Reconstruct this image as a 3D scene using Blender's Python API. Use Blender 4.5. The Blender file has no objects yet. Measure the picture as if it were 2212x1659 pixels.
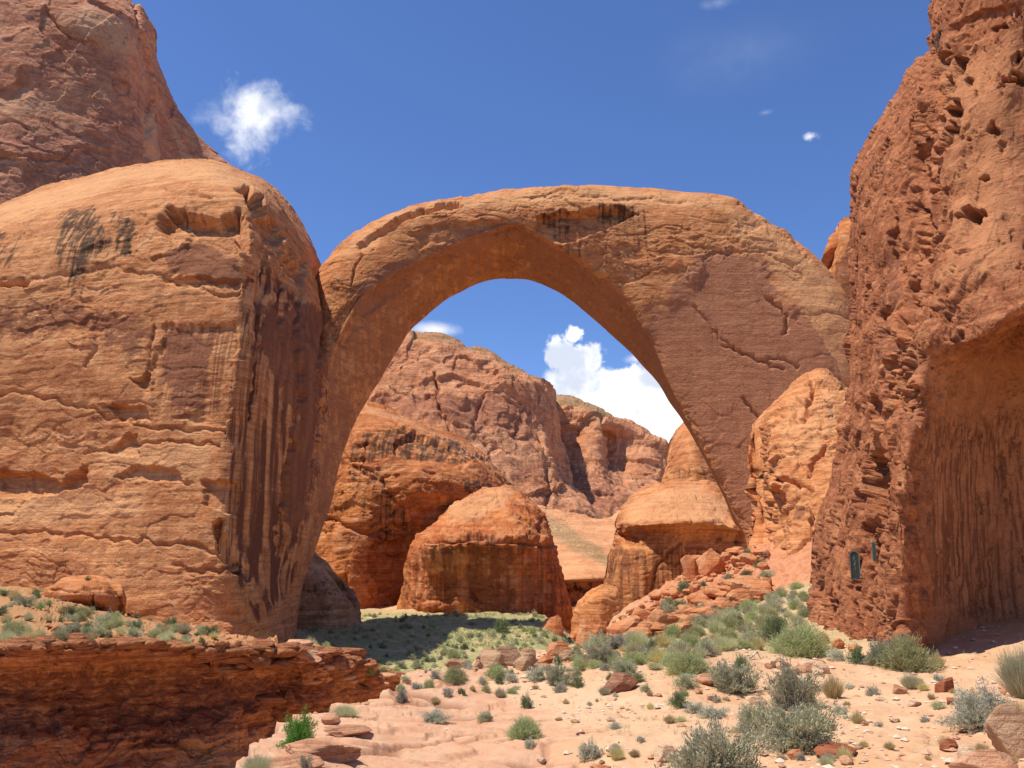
import bpy, math, random
import numpy as np
from mathutils import Vector
random.seed(7)
np.seterr(all='ignore')
rng = np.random.default_rng(7)
C = bpy.context.scene.collection
sc = bpy.context.scene

# ---------------------------------------------------------------- camera
F = 1877.0; CX = 1106.0; CY = 829.5; TH = math.radians(12.0)
cam_d = bpy.data.cameras.new('camera'); cam = bpy.data.objects.new('camera', cam_d); C.objects.link(cam)
cam_d.sensor_width = 36; cam_d.lens = 36*F/2212; cam_d.clip_start = 0.1; cam_d.clip_end = 4000
cam.location = (0, 0, 0); cam.rotation_euler = (math.pi/2+TH, 0, 0)
sc.camera = cam
sc.view_settings.view_transform = 'Standard'; sc.view_settings.look = 'None'
sc.view_settings.exposure = 0.2; sc.view_settings.gamma = 1
sc.render.resolution_x = 1024; sc.render.resolution_y = 768

def ray(px, py):
    a = (px-CX)/F; b = (CY-py)/F
    return np.array([a, math.cos(TH)-b*math.sin(TH), math.sin(TH)+b*math.cos(TH)])
def unproj(px, py, Y):
    px = np.asarray(px, float); py = np.asarray(py, float); Y = np.asarray(Y, float)
    a = (px-CX)/F; b = (CY-py)/F
    yy = math.cos(TH)-b*math.sin(TH); k = Y/yy
    return np.stack([a*k, Y, (math.sin(TH)+b*math.cos(TH))*k], -1)

# ---------------------------------------------------------------- sun and sky
SUN_EL = math.radians(66); PHI = math.radians(12)      # light comes from the left, somewhat behind the viewer
tosun = Vector((-math.cos(PHI)*math.cos(SUN_EL), -math.sin(PHI)*math.cos(SUN_EL), math.sin(SUN_EL)))
sd = bpy.data.lights.new('sun', 'SUN'); sun = bpy.data.objects.new('sun', sd); C.objects.link(sun)
sd.energy = 4.9; sd.angle = math.radians(0.53); sd.color = (1.0, 0.94, 0.83)
sun.rotation_euler = tosun.to_track_quat('Z', 'Y').to_euler(); sun.location = (-30, -20, 90)

def N(nt, t, **kw):
    n = nt.nodes.new(t)
    for k, v in kw.items():
        if k.startswith('i_'): n.inputs[k[2:].replace('_', ' ')].default_value = v
        else: setattr(n, k, v)
    return n
def L(nt, a, b): nt.links.new(a, b)
def mathn(nt, op, a, b=None, c=None, clamp=False):
    n = nt.nodes.new('ShaderNodeMath'); n.operation = op; n.use_clamp = clamp
    for i, v in enumerate((a, b, c)):
        if v is None: continue
        if isinstance(v, (int, float)): n.inputs[i].default_value = v
        else: nt.links.new(v, n.inputs[i])
    return n.outputs[0]
def vmath(nt, op, a, b=None):
    n = nt.nodes.new('ShaderNodeVectorMath'); n.operation = op
    for i, v in enumerate((a, b)):
        if v is None: continue
        if isinstance(v, (tuple, list, np.ndarray)): n.inputs[i].default_value = tuple(float(q) for q in v)
        else: nt.links.new(v, n.inputs[i])
    return n
def mixc(nt, fac, a, b, mode='MIX'):
    n = nt.nodes.new('ShaderNodeMix'); n.data_type = 'RGBA'; n.blend_type = mode
    for s, v in ((n.inputs[0], fac), (n.inputs[6], a), (n.inputs[7], b)):
        if isinstance(v, (int, float)): s.default_value = v
        elif isinstance(v, tuple): s.default_value = (*v, 1) if len(v) == 3 else v
        else: nt.links.new(v, s)
    return n.outputs[2]
def maprange(nt, v, a, b, c=0.0, d=1.0, smooth=True):
    n = nt.nodes.new('ShaderNodeMapRange'); n.interpolation_type = 'SMOOTHSTEP' if smooth else 'LINEAR'
    nt.links.new(v, n.inputs[0])
    for i, q in enumerate((a, b, c, d)): n.inputs[i+1].default_value = q
    return n.outputs[0]

w = bpy.data.worlds.new('World'); sc.world = w; w.use_nodes = True
nt = w.node_tree; nt.nodes.clear()
sky = N(nt, 'ShaderNodeTexSky', sky_type='NISHITA', sun_disc=False, sun_elevation=SUN_EL,
        sun_rotation=math.atan2(tosun.x, tosun.y), altitude=1200, air_density=1.0, dust_density=0.3, ozone_density=1.6)
skyc = mixc(nt, 1.0, sky.outputs[0], (1.12, 1.42, 2.0), 'MULTIPLY')
dirn = N(nt, 'ShaderNodeTexCoord').outputs['Generated']
def cloud(cx, cy, rx, ry, amp, scale, lo, hi, seed):
    c = ray(cx, cy); c = c/np.linalg.norm(c)
    r = np.cross(c, [0, 0, 1]); r /= np.linalg.norm(r); u = np.cross(r, c)
    d = vmath(nt, 'SUBTRACT', dirn, c).outputs[0]
    dx = mathn(nt, 'DIVIDE', vmath(nt, 'DOT_PRODUCT', d, r).outputs['Value'], rx/F)
    dy = mathn(nt, 'DIVIDE', vmath(nt, 'DOT_PRODUCT', d, u).outputs['Value'], ry/F)
    rr = mathn(nt, 'SQRT', mathn(nt, 'ADD', mathn(nt, 'MULTIPLY', dx, dx), mathn(nt, 'MULTIPLY', dy, dy)))
    nn = N(nt, 'ShaderNodeTexNoise'); nn.inputs['Scale'].default_value = scale; nn.inputs['Detail'].default_value = 8
    nn.inputs['Roughness'].default_value = 0.58; nn.inputs['Distortion'].default_value = 0.25
    off = vmath(nt, 'ADD', dirn, (seed, 0, 0)).outputs[0]; L(nt, off, nn.inputs['Vector'])
    v = mathn(nt, 'ADD', mathn(nt, 'SUBTRACT', 1.0, rr), mathn(nt, 'MULTIPLY', mathn(nt, 'SUBTRACT', nn.outputs[0], 0.5), amp))
    front = mathn(nt, 'GREATER_THAN', vmath(nt, 'DOT_PRODUCT', dirn, c).outputs['Value'], 0.5)
    return mathn(nt, 'MULTIPLY', maprange(nt, v, lo, hi), front), nn.outputs[0]
masks = []
for a in [(552, 248, 92, 88, 2.3, 30, 0.0, 1.15, 3.1), (490, 258, 90, 40, 2.0, 34, 0.1, 1.9, 1.1)]: masks.append((cloud(*a)[0], .93))
for a in [(1243, 722, 24, 20, 1.6, 90, 0.0, 0.35, 2.0), (1215, 770, 42, 52, 1.7, 60, 0.0, 0.4, 2.2), (1265, 778, 52, 40, 1.7, 60, 0.0, 0.4, 2.3),
          (1330, 850, 150, 72, 1.5, 45, 0.0, 0.35, 2.5), (1420, 880, 160, 95, 1.4, 40, 0.0, 0.4, 2.6), (1240, 835, 90, 50, 0.9, 30, 0.0, 0.4, 2.7),
          (1500, 1000, 220, 120, 0.9, 28, 0.0, 0.35, 2.8)]: masks.append((cloud(*a)[0], 1.0))
for a in [(940, 712, 60, 20, 1.0, 30, -.1, 1.0, 4.0), (1750, 295, 18, 10, 1.6, 120, 0, 1.2, 4.5), (1655, 243, 22, 8, 1.6, 120, 0, 3, 4.7),
          (1552, 6, 45, 16, 1.0, 50, 0, 2.6, 5.0), (1380, 775, 40, 14, 0.9, 60, 0, 1.2, 5.5), (1600, 120, 200, 90, 1.0, 12, -.1, 7., 6.1)]: masks.append((cloud(*a)[0], .8))
tot = None
for m, k in masks:
    v = mathn(nt, 'MULTIPLY', m, k)
    tot = v if tot is None else mathn(nt, 'MAXIMUM', tot, v)
cn = N(nt, 'ShaderNodeTexNoise'); cn.inputs['Scale'].default_value = 22; cn.inputs['Detail'].default_value = 6
L(nt, dirn, cn.inputs['Vector'])
ccol = mixc(nt, maprange(nt, cn.outputs[0], .36, .56), (9.0, 9.8, 11.6), (15.0, 15.0, 15.4))
fin = mixc(nt, tot, skyc, ccol)
bg = N(nt, 'ShaderNodeBackground'); bg.inputs['Strength'].default_value = 0.072
L(nt, fin, bg.inputs['Color']); wo = N(nt, 'ShaderNodeOutputWorld'); L(nt, bg.outputs[0], wo.inputs['Surface'])

# ---------------------------------------------------------------- noise in numpy
from concurrent.futures import ThreadPoolExecutor
def _h(ix, iy, iz, seed):
    U = np.uint32
    h = ix.astype(np.int64).astype(U)*U(374761393) + iy.astype(np.int64).astype(U)*U(668265263) + iz.astype(np.int64).astype(U)*U(2147483629) + U((seed*974711) & 0xffffffff)
    h = (h ^ (h >> U(13)))*U(1274126177)
    h = (h ^ (h >> U(16)))*U(2246822519)
    h = h ^ (h >> U(15))
    return (h & U(0xffffff)).astype(np.float32)*np.float32(1/16777215.0)
def vn(p, seed=0):
    i = np.floor(p).astype(np.int64); f = p-i; f = f*f*f*(f*(f*6-15)+10)
    out = 0
    for dx in (0, 1):
        wx = f[..., 0] if dx else 1-f[..., 0]
        for dy in (0, 1):
            wy = f[..., 1] if dy else 1-f[..., 1]
            for dz in (0, 1):
                wz = f[..., 2] if dz else 1-f[..., 2]
                out = out + wx*wy*wz*_h(i[..., 0]+dx, i[..., 1]+dy, i[..., 2]+dz, seed)
    return out*2-1
ROT = np.array([[0.8, 0.36, -0.48], [-0.6, 0.48, -0.64], [0.0, 0.8, 0.6]])
def fbm(p, o=4, seed=0, g=0.5):
    a = 1.0; s = 0; t = 0
    for k in range(o):
        s = s+a*vn(p, seed+k*17); t += a; a *= g; p = (p @ ROT)*2.03+11.3
    return s/t*1.5
def worley(p, seed=0):
    fl = np.floor(p); i = fl.astype(np.int64); fr = (p-fl).astype(np.float32); sh = p.shape[:-1]
    f1 = np.full(sh, 9.0, np.float32); f2 = f1.copy(); cid = np.zeros(sh, np.float32); gx = np.zeros(sh+(3,), np.float32)
    U = np.uint32; fx, fy, fz = fr[..., 0], fr[..., 1], fr[..., 2]
    for dx in (-1, 0, 1):
        for dy in (-1, 0, 1):
            for dz in (-1, 0, 1):
                h = (i[..., 0]+dx).astype(U)*U(374761393)+(i[..., 1]+dy).astype(U)*U(668265263)+(i[..., 2]+dz).astype(U)*U(2147483629)+U((seed*974711) & 0xffffffff)
                h = (h ^ (h >> U(13)))*U(1274126177); h = (h ^ (h >> U(16)))*U(2246822519); h = h ^ (h >> U(15))
                k = np.float32(1/1023.0)
                hx = (h & U(1023)).astype(np.float32)*k; hy = ((h >> U(10)) & U(1023)).astype(np.float32)*k; hz = ((h >> U(20)) & U(1023)).astype(np.float32)*k
                ddx = dx+hx-fx; ddy = dy+hy-fy; ddz = dz+hz-fz
                d = ddx*ddx+ddy*ddy+ddz*ddz
                n1 = d < f1
                f2 = np.where(n1, f1, np.minimum(f2, d))
                cid = np.where(n1, (hx*7.3+hz*3.1) % 1.0, cid)
                gx[n1] = np.stack([ddx[n1], ddy[n1], ddz[n1]], -1)
                f1 = np.where(n1, d, f1)
    return np.sqrt(f1), np.sqrt(f2), cid, gx
def sst(x, a, b):
    t = np.clip((x-a)/(b-a), 0, 1); return t*t*(3-2*t)

# ---------------------------------------------------------------- mesh from grid
def set_attr(me, name, arr):
    a = me.attributes.new(name, 'FLOAT', 'POINT'); a.data.foreach_set('value', np.ascontiguousarray(arr, np.float32).ravel())
def mesh_np(name, V, Fq, mat, attrs=None, smooth=True, tri=False):
    me = bpy.data.meshes.new(name); n = len(V); k = 3 if tri else 4; m = len(Fq)
    me.vertices.add(n); me.vertices.foreach_set('co', np.ascontiguousarray(V, np.float32).ravel())
    me.loops.add(m*k); me.loops.foreach_set('vertex_index', np.ascontiguousarray(Fq, np.int32).ravel())
    me.polygons.add(m); me.polygons.foreach_set('loop_start', np.arange(0, m*k, k, dtype=np.int32))
    me.polygons.foreach_set('loop_total', np.full(m, k, np.int32))
    me.polygons.foreach_set('use_smooth', np.full(m, smooth))
    me.update(calc_edges=True); me.validate()
    for a, v in (attrs or {}).items(): set_attr(me, a, v)
    if mat: me.materials.append(mat)
    return me
def thing(name, me, label=None, cat=None, group=None, kind=None, parent=None, loc=None):
    o = bpy.data.objects.new(name, me); C.objects.link(o)
    if label: o['label'] = label
    if cat: o['category'] = cat
    if group: o['group'] = group
    if kind: o['kind'] = kind
    if parent: o.parent = parent
    if loc is not None: o.location = loc
    return o
def gridfaces(R, K, off=0, wrapK=False):
    r = np.arange(R-1)[:, None]; c = np.arange(K if wrapK else K-1)[None, :]
    c2 = (c+1) % K
    a = r*K+c; b = r*K+c2; d = (r+1)*K+c; e = (r+1)*K+c2
    return (np.stack([a, d, e, b], -1).reshape(-1, 4)+off)
def gnormals(P):
    du = np.gradient(P, axis=1); dv = np.gradient(P, axis=0)
    n = np.cross(dv, du); n /= np.linalg.norm(n, axis=-1, keepdims=True)+1e-9
    return n
def cr(Cn, t):
    """Catmull-Rom along axis 0 at float indices t"""
    n = len(Cn); i = np.clip(np.floor(t).astype(int), 0, n-2); f = (t-i)
    f = f.reshape((-1,)+(1,)*(Cn.ndim-1))
    g = lambda k: Cn[np.clip(k, 0, n-1)]
    p0, p1, p2, p3 = g(i-1), g(i), g(i+1), g(i+2)
    m1 = (p2-p0)*0.5*0.85; m2 = (p3-p1)*0.5*0.85
    return (2*f**3-3*f**2+1)*p1+(f**3-2*f**2+f)*m1+(-2*f**3+3*f**2)*p2+(f**3-f**2)*m2
def samp(Cn, axis, sp):
    A = np.moveaxis(Cn, axis, 0)
    d = np.linalg.norm(np.diff(A[..., :2], axis=0), axis=-1).max(1)
    # coarser outside the frame
    t = [0.0]
    for k, l in enumerate(d):
        n = max(1, int(l/sp)); t += list(k+np.arange(1, n+1)/n)
    return np.array(t)
def net(rows, sp):
    Cn = np.array(rows, float)
    tr = samp(Cn, 0, sp); tc = samp(Cn, 1, sp)
    G = cr(Cn, tr); G = np.moveaxis(cr(np.moveaxis(G, 1, 0), tc), 0, 1)
    return G      # (R,K,3) px,py,Y
def poly_sd(px, py, poly):
    P = np.array(poly, float); Q = np.roll(P, -1, 0)
    d = np.full(px.shape, 1e9); ins = np.zeros(px.shape, bool)
    for (x1, y1), (x2, y2) in zip(P, Q):
        ex, ey = x2-x1, y2-y1
        t = np.clip(((px-x1)*ex+(py-y1)*ey)/(ex*ex+ey*ey+1e-9), 0, 1)
        d = np.minimum(d, np.hypot(px-x1-t*ex, py-y1-t*ey))
        c = ((y1 > py) != (y2 > py)) & (px < (x2-x1)*(py-y1)/((y2-y1) if y2 != y1 else 1e-9)+x1)
        ins ^= c
    return np.where(ins, d, -d)
def line_d(px, py, pl):
    d = np.full(px.shape, 1e9)
    for (x1, y1), (x2, y2) in zip(pl[:-1], pl[1:]):
        ex, ey = x2-x1, y2-y1
        t = np.clip(((px-x1)*ex+(py-y1)*ey)/(ex*ex+ey*ey+1e-9), 0, 1)
        d = np.minimum(d, np.hypot(px-x1-t*ex, py-y1-t*ey))
    return d
def warp2(px, py, amp, sc_=22., seed=5):
    q = np.stack([px/sc_, py/sc_, 0*px+seed], -1)
    return px+amp*fbm(q, 3, seed), py+amp*fbm(q+31.7, 3, seed+9)

def relief(q, st, seed):
    sh = q.shape[:-1]; f = q.reshape(-1, 3); parts = np.array_split(f, max(4, len(f)//30000))
    with ThreadPoolExecutor(4) as ex: r = list(ex.map(lambda a: relief_(a, st, seed), parts))
    return np.concatenate(r).reshape(sh)
def relief_(q, st, seed):
    """surface roughness of sandstone, in units of picture-sized grains"""
    d = 0
    wq = q+np.stack([fbm(q/60, 2, seed+71), fbm(q/60+9, 2, seed+72), fbm(q/60+19, 2, seed+73)], -1)*st.get('warp', 14)
    if st.get('big'): d = d+st['big']*fbm(q/st.get('bigs', 130), 3, seed)
    rm = st.get('rmin', .22)+(1-st.get('rmin', .22))*sst(fbm(q/150+3.3, 3, seed+66), -.25, .45)
    for amp, s, zs in st.get('plates', []):
        _, _, c, g = worley(wq/np.array([s, s, s*zs]), seed+int(s))
        d = d+rm*(amp*((c-0.5)*2)+amp*0.8*(g @ np.array([0.4, -0.3, 0.85]))*(c-.5)*2)
    for amp, s in st.get('strata', []):
        z = (wq[..., 2]+st.get('tilt', 0.0)*q[..., 0]+st.get('wav', 16)*fbm(q/np.array([170, 170, 90.]), 2, seed+40))/s
        i = np.floor(z); f = z-i
        one = lambda k: _h(k, k*0+3, k*0+7, seed+int(s))
        a = one(i.astype(np.int64)); b = one((i+1).astype(np.int64))
        prof = a+(b-a)*sst(f, st.get('sharp', .72), 1.0)
        lm = sst(fbm(q/np.array([120, 120, 60.]), 2, seed+55), -0.35, 0.35)
        d = d+amp*(prof-0.5)*2*(0.25+0.75*lm)
    for amp, s, wd in st.get('seams', []):
        z = (q[..., 2]+st.get('tilt', 0.0)*q[..., 0]+.9*s*fbm(q/np.array([2.6*s, 2.6*s, 1.6*s]), 4, seed+47))/s
        f = z-np.floor(z); g2 = (f-.5)*s/wd
        d = d-amp*np.where(g2 > 0, np.exp(-g2*g2*2.0), np.exp(-g2*g2*.12)*.55)*sst(fbm(q/np.array([2.2*s, 2.2*s, .9*s])+7, 2, seed+48), -.05, .3)
    if st.get('vert'):
        amp, s = st['vert']
        d = d+amp*(1-2*np.abs(fbm(wq/np.array([s, s, s*5.]), 3, seed+90)))
    for amp, s, zs, th in st.get('pits', []):
        f1, f2, c, g = worley((q+6*fbm(q/9, 2, seed+5)[..., None])/np.array([s, s, s*zs]), seed+33)
        m = sst(fbm(q/np.array([90, 90, 130.]), 2, seed+61), st.get('pitm', -.1), st.get('pitm', -.1)+.35)
        d = d-amp*sst(th*(0.4+c)-f1, 0, 0.14)*m
    if st.get('fine'): d = d+(.45+.7*rm)*st['fine']*fbm(q/st.get('fines', 9), 4, seed+3, 0.6)
    return d

ROCKS = {}
def rock(name, rows, label, cat, mat, sp=2.0, u=None, style=None, seed=1, dents=(), cracks=(), paint=(), calm=(), rnd=(30, 30, 30, 0), back=12.0, bdir=(0, 1, 0), wamp=5, ykeep=None, smoothk=1):
    """closed rock body: fine front sheet with relief plus a rounded back; rows hold picture bearing and distance"""
    G = net(rows, sp); px, py, Y = G[..., 0].copy(), G[..., 1].copy(), G[..., 2].copy()
    R, K = px.shape
    if u is None: u = np.median(Y)/F
    # rounding toward the left/right/top/bottom limb (radius in picture units)
    arcx = np.concatenate([np.zeros((R, 1)), np.cumsum(np.hypot(np.diff(px, axis=1), np.diff(py, axis=1)), 1)], 1)
    arcy = np.concatenate([np.zeros((1, K)), np.cumsum(np.hypot(np.diff(px, axis=0), np.diff(py, axis=0)), 0)], 0)
    for d, r in ((arcx, rnd[0]), (arcx[:, -1:]-arcx, rnd[1]), (arcy, rnd[2]), (arcy[-1:]-arcy, rnd[3])):
        if r: t = np.clip(1-d/r, 0, 1); Y = Y+r*u*(1-np.sqrt(np.clip(1-t*t, 0, 1)))
    wx, wy = warp2(px, py, wamp, seed=seed); dn = 0*px
    for de in dents:
        poly, depth, soft, kb = de[:4]
        s = poly_sd(wx, wy, poly); ys = [p[1] for p in poly]
        t = np.clip((wy-min(ys))/(max(ys)-min(ys)), 0, 1)
        dn = dn+depth*sst(s, 0, soft)*(1+(kb-1)*t)
    for pl, wd, depth in cracks:
        dn = dn+depth*np.exp(-(line_d(wx, wy, pl)/wd)**2)
    P = unproj(px, py, Y)
    nrm = gnormals(P)
    P = P-nrm*(dn*u)[..., None]
    d = relief(P/u, style or {}, seed)*u
    for poly, soft, k in calm: d = d*(1-(1-k)*sst(poly_sd(wx, wy, poly), 0, soft))
    P = P+nrm*d[..., None]
    attrs = {k: np.zeros((R, K)) for k in ('varnish_shade', 'black', 'pale', 'scrub', 'streak')}
    for att, poly, soft, val in paint:
        s = poly_sd(*warp2(px, py, max(4, soft*.4), 30, seed+3), poly)
        attrs[att] = np.maximum(attrs[att], val*sst(s, -soft*.4, soft*.6))
    # back
    st = 6
    ri = np.unique(np.r_[np.arange(0, R, st), R-1]); ci = np.unique(np.r_[np.arange(0, K, st), K-1])
    Bk = P[np.ix_(ri, ci)].copy(); rr, cc = len(ri), len(ci)
    e = np.minimum(np.minimum(np.arange(rr), np.arange(rr)[::-1])[:, None]/rr, np.minimum(np.arange(cc), np.arange(cc)[::-1])[None, :]/cc)
    e = np.sqrt(np.clip(e*3, 0, 1))
    Bk = Bk+np.array(bdir, float)*(back*e)[..., None]
    n0 = R*K
    V = np.concatenate([P.reshape(-1, 3), Bk.reshape(-1, 3)])
    f1 = gridfaces(R, K); f2 = gridfaces(rr, cc, n0)[:, ::-1]
    # stitch the rim with quads/degenerate-free fans
    fs = []
    def stitch(fidx, bidx, step_src, flip):
        for k in range(len(step_src)-1):
            a, b = step_src[k], step_src[k+1]; mid = (a+b)//2
            for j in range(a, b):
                bb = bidx[k] if j < mid else bidx[k+1]
                tri = [fidx[j], fidx[j+1], bb]
                if j == mid: fs.append([bidx[k], fidx[j], bidx[k+1]] if flip else [fidx[j], bidx[k], bidx[k+1]])
                fs.append(tri if flip else tri[::-1])
    idx = np.arange(n0).reshape(R, K); bid = np.arange(rr*cc).reshape(rr, cc)+n0
    stitch(idx[0], bid[0], ci, True); stitch(idx[-1], bid[-1], ci, False)
    stitch(idx[:, 0], bid[:, 0], ri, False); stitch(idx[:, -1], bid[:, -1], ri, True)
    quads = np.concatenate([f1, f2])
    me = bpy.data.meshes.new(name)
    tris = np.array(fs, np.int32)
    nv = len(V); me.vertices.add(nv); me.vertices.foreach_set('co', V.astype(np.float32).ravel())
    loops = np.concatenate([quads.ravel(), tris.ravel()]).astype(np.int32)
    me.loops.add(len(loops)); me.loops.foreach_set('vertex_index', loops)
    nq, ntri = len(quads), len(tris); me.polygons.add(nq+ntri)
    me.polygons.foreach_set('loop_start', np.concatenate([np.arange(nq)*4, nq*4+np.arange(ntri)*3]).astype(np.int32))
    me.polygons.foreach_set('loop_total', np.concatenate([np.full(nq, 4), np.full(ntri, 3)]).astype(np.int32))
    me.polygons.foreach_set('use_smooth', np.ones(nq+ntri, bool))
    me.update(calc_edges=True); me.validate()
    for a, v in attrs.items(): set_attr(me, a, np.concatenate([v.ravel(), v[np.ix_(ri, ci)].ravel()]))
    me.materials.append(mat)
    return thing(name, me, label, cat)

# ---------------------------------------------------------------- materials
def sandstone(name, u, A, B, varn=(0.24, 0.115, 0.08), blackc=(0.035, 0.028, 0.022), pale=(0.62, 0.40, 0.25), bump=0.55, stre=0.35, strata=0.35, darkpatch=0.35, ydir=1.0):
    A, B, varn, pale = (tuple(x*y for x, y in zip(c, (1.0, .825, .65))) for c in (A, B, varn, pale))
    m = bpy.data.materials.new(name); m.use_nodes = True; nt = m.node_tree; nt.nodes.clear()
    co = N(nt, 'ShaderNodeTexCoord').outputs['Object']
    def noise(sx, sy, sz, det=6, rough=.6, dist=0.0, off=0.0):
        mp = N(nt, 'ShaderNodeMapping'); mp.inputs['Scale'].default_value = (1/(sx*u), 1/(sy*u), 1/(sz*u)); mp.inputs['Location'].default_value = (off, off*.7, off*1.3)
        L(nt, co, mp.inputs['Vector'])
        n = N(nt, 'ShaderNodeTexNoise'); n.inputs['Scale'].default_value = 1; n.inputs['Detail'].default_value = det
        n.inputs['Roughness'].default_value = rough; n.inputs['Distortion'].default_value = dist
        L(nt, mp.outputs[0], n.inputs['Vector']); return n.outputs[0]
    at = lambda a: N(nt, 'ShaderNodeAttribute', attribute_name=a).outputs['Fac']
    big = noise(160, 160, 110, 5, .6, .6); mid = noise(24, 24, 16, 8, .65, .3, 3); fine = noise(5, 5, 4, 6, .7, 0, 7)
    stra = noise(260, 260, 9, 5, .65, .15, 2); vst = noise(9, 9*ydir, 700, 3, .5, .12, 5); vst2 = noise(26, 26*ydir, 1100, 3, .5, .12, 9)
    c = mixc(nt, maprange(nt, big, .38, .62), A, B)
    dk = tuple(x*y for x, y in zip(B, (.5, .45, .46)))
    c = mixc(nt, mathn(nt, 'MULTIPLY', maprange(nt, mid, .5, .66), darkpatch), c, dk)
    c = mixc(nt, mathn(nt, 'MULTIPLY', maprange(nt, mid, .5, .36), .55), c, pale)
    m2 = noise(60, 60, 46, 7, .6, .5, 13); c = mixc(nt, mathn(nt, 'MULTIPLY', maprange(nt, m2, .54, .64), darkpatch), c, tuple(x*.62 for x in A))
    c = mixc(nt, mathn(nt, 'MULTIPLY', maprange(nt, m2, .46, .36), .45), c, pale)  # mottling, with highlight and shading contrast of the relief put into the colour
    str2 = noise(200, 200, 3.2, 4, .6, .2, 17); c = mixc(nt, mathn(nt, 'MULTIPLY', maprange(nt, str2, .56, .66), min(1, strata*1.2)), c, dk)
    c = mixc(nt, mathn(nt, 'MULTIPLY', maprange(nt, stra, .48, .64), strata), c, dk)
    c = mixc(nt, mathn(nt, 'MULTIPLY', maprange(nt, stra, .5, .36), strata), c, pale)
    sa = mathn(nt, 'MULTIPLY', maprange(nt, big, .62, .42), stre)
    c = mixc(nt, mathn(nt, 'MULTIPLY', maprange(nt, vst2, .5, .62), sa), c, varn)
    # painted areas: stains, streaks, paler and darker tone, some shade put into colour
    c = mixc(nt, mathn(nt, 'MULTIPLY', at('pale'), maprange(nt, mid, .3, .6, .55, 1)), c, pale)
    st = at('streak')
    c = mixc(nt, mathn(nt, 'MULTIPLY', st, maprange(nt, vst, .44, .58)), c, tuple(x*.75 for x in varn))
    c = mixc(nt, mathn(nt, 'MULTIPLY', st, mathn(nt, 'MULTIPLY', maprange(nt, vst, .42, .3), .5)), c, pale)
    va = at('varnish_shade')
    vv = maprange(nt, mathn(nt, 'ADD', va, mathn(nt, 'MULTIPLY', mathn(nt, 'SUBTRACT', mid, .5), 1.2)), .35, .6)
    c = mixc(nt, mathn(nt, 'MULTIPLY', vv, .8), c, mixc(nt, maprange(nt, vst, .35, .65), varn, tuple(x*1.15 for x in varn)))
    bk = at('black')
    bb = maprange(nt, mathn(nt, 'ADD', bk, mathn(nt, 'ADD', mathn(nt, 'MULTIPLY', mathn(nt, 'SUBTRACT', vst, .5), 1.7), mathn(nt, 'MULTIPLY', mathn(nt, 'SUBTRACT', mid, .5), 1.5))), .42, 1.0)
    c = mixc(nt, mathn(nt, 'MULTIPLY', mathn(nt, 'MULTIPLY', bb, maprange(nt, bk, 0, .3)), .85), c, blackc)
    sb = at('scrub')
    c = mixc(nt, mathn(nt, 'MULTIPLY', sb, maprange(nt, fine, .4, .6)), c, (.16, .17, .08))
    c = mixc(nt, 1.0, c, mixc(nt, fine, (.72, .7, .68), (1.25, 1.25, 1.25)), 'MULTIPLY')
    # bump
    cr_ = N(nt, 'ShaderNodeTexVoronoi', feature='DISTANCE_TO_EDGE'); cr_.inputs['Scale'].default_value = 1
    mp = N(nt, 'ShaderNodeMapping'); mp.inputs['Scale'].default_value = (1/(34*u), 1/(34*u), 1/(22*u))
    wv = N(nt, 'ShaderNodeTexNoise'); wv.inputs['Scale'].default_value = 1/(20*u); wv.inputs['Detail'].default_value = 4; L(nt, co, wv.inputs['Vector'])
    sv = vmath(nt, 'SCALE', vmath(nt, 'SUBTRACT', wv.outputs['Color'], (.5, .5, .5)).outputs[0]); sv.inputs['Scale'].default_value = 40*u
    L(nt, vmath(nt, 'ADD', co, sv.outputs[0]).outputs[0], mp.inputs['Vector']); L(nt, mp.outputs[0], cr_.inputs['Vector'])
    crk = maprange(nt, cr_.outputs['Distance'], 0, .05)
    c = mixc(nt, mathn(nt, 'MULTIPLY', mathn(nt, 'MULTIPLY', mathn(nt, 'SUBTRACT', 1.0, crk), maprange(nt, m2, .47, .58)), .5), c, tuple(x*.6 for x in dk))
    h = mathn(nt, 'ADD', mathn(nt, 'MULTIPLY', mid, 5.0), mathn(nt, 'MULTIPLY', fine, 2.2))
    h = mathn(nt, 'ADD', h, mathn(nt, 'MULTIPLY', stra, 3.0))
    h = mathn(nt, 'ADD', h, mathn(nt, 'MULTIPLY', vst, 1.0))
    h = mathn(nt, 'ADD', h, mathn(nt, 'MULTIPLY', crk, .6))
    bp = N(nt, 'ShaderNodeBump'); bp.inputs['Strength'].default_value = bump; bp.inputs['Distance'].default_value = u*1.6
    L(nt, h, bp.inputs['Height'])
    bs = N(nt, 'ShaderNodeBsdfPrincipled'); bs.inputs['Roughness'].default_value = .95; bs.inputs['Specular IOR Level'].default_value = .15
    L(nt, c, bs.inputs['Base Color']); L(nt, bp.outputs[0], bs.inputs['Normal'])
    out = N(nt, 'ShaderNodeOutputMaterial'); L(nt, bs.outputs[0], out.inputs['Surface'])
    return m
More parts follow.
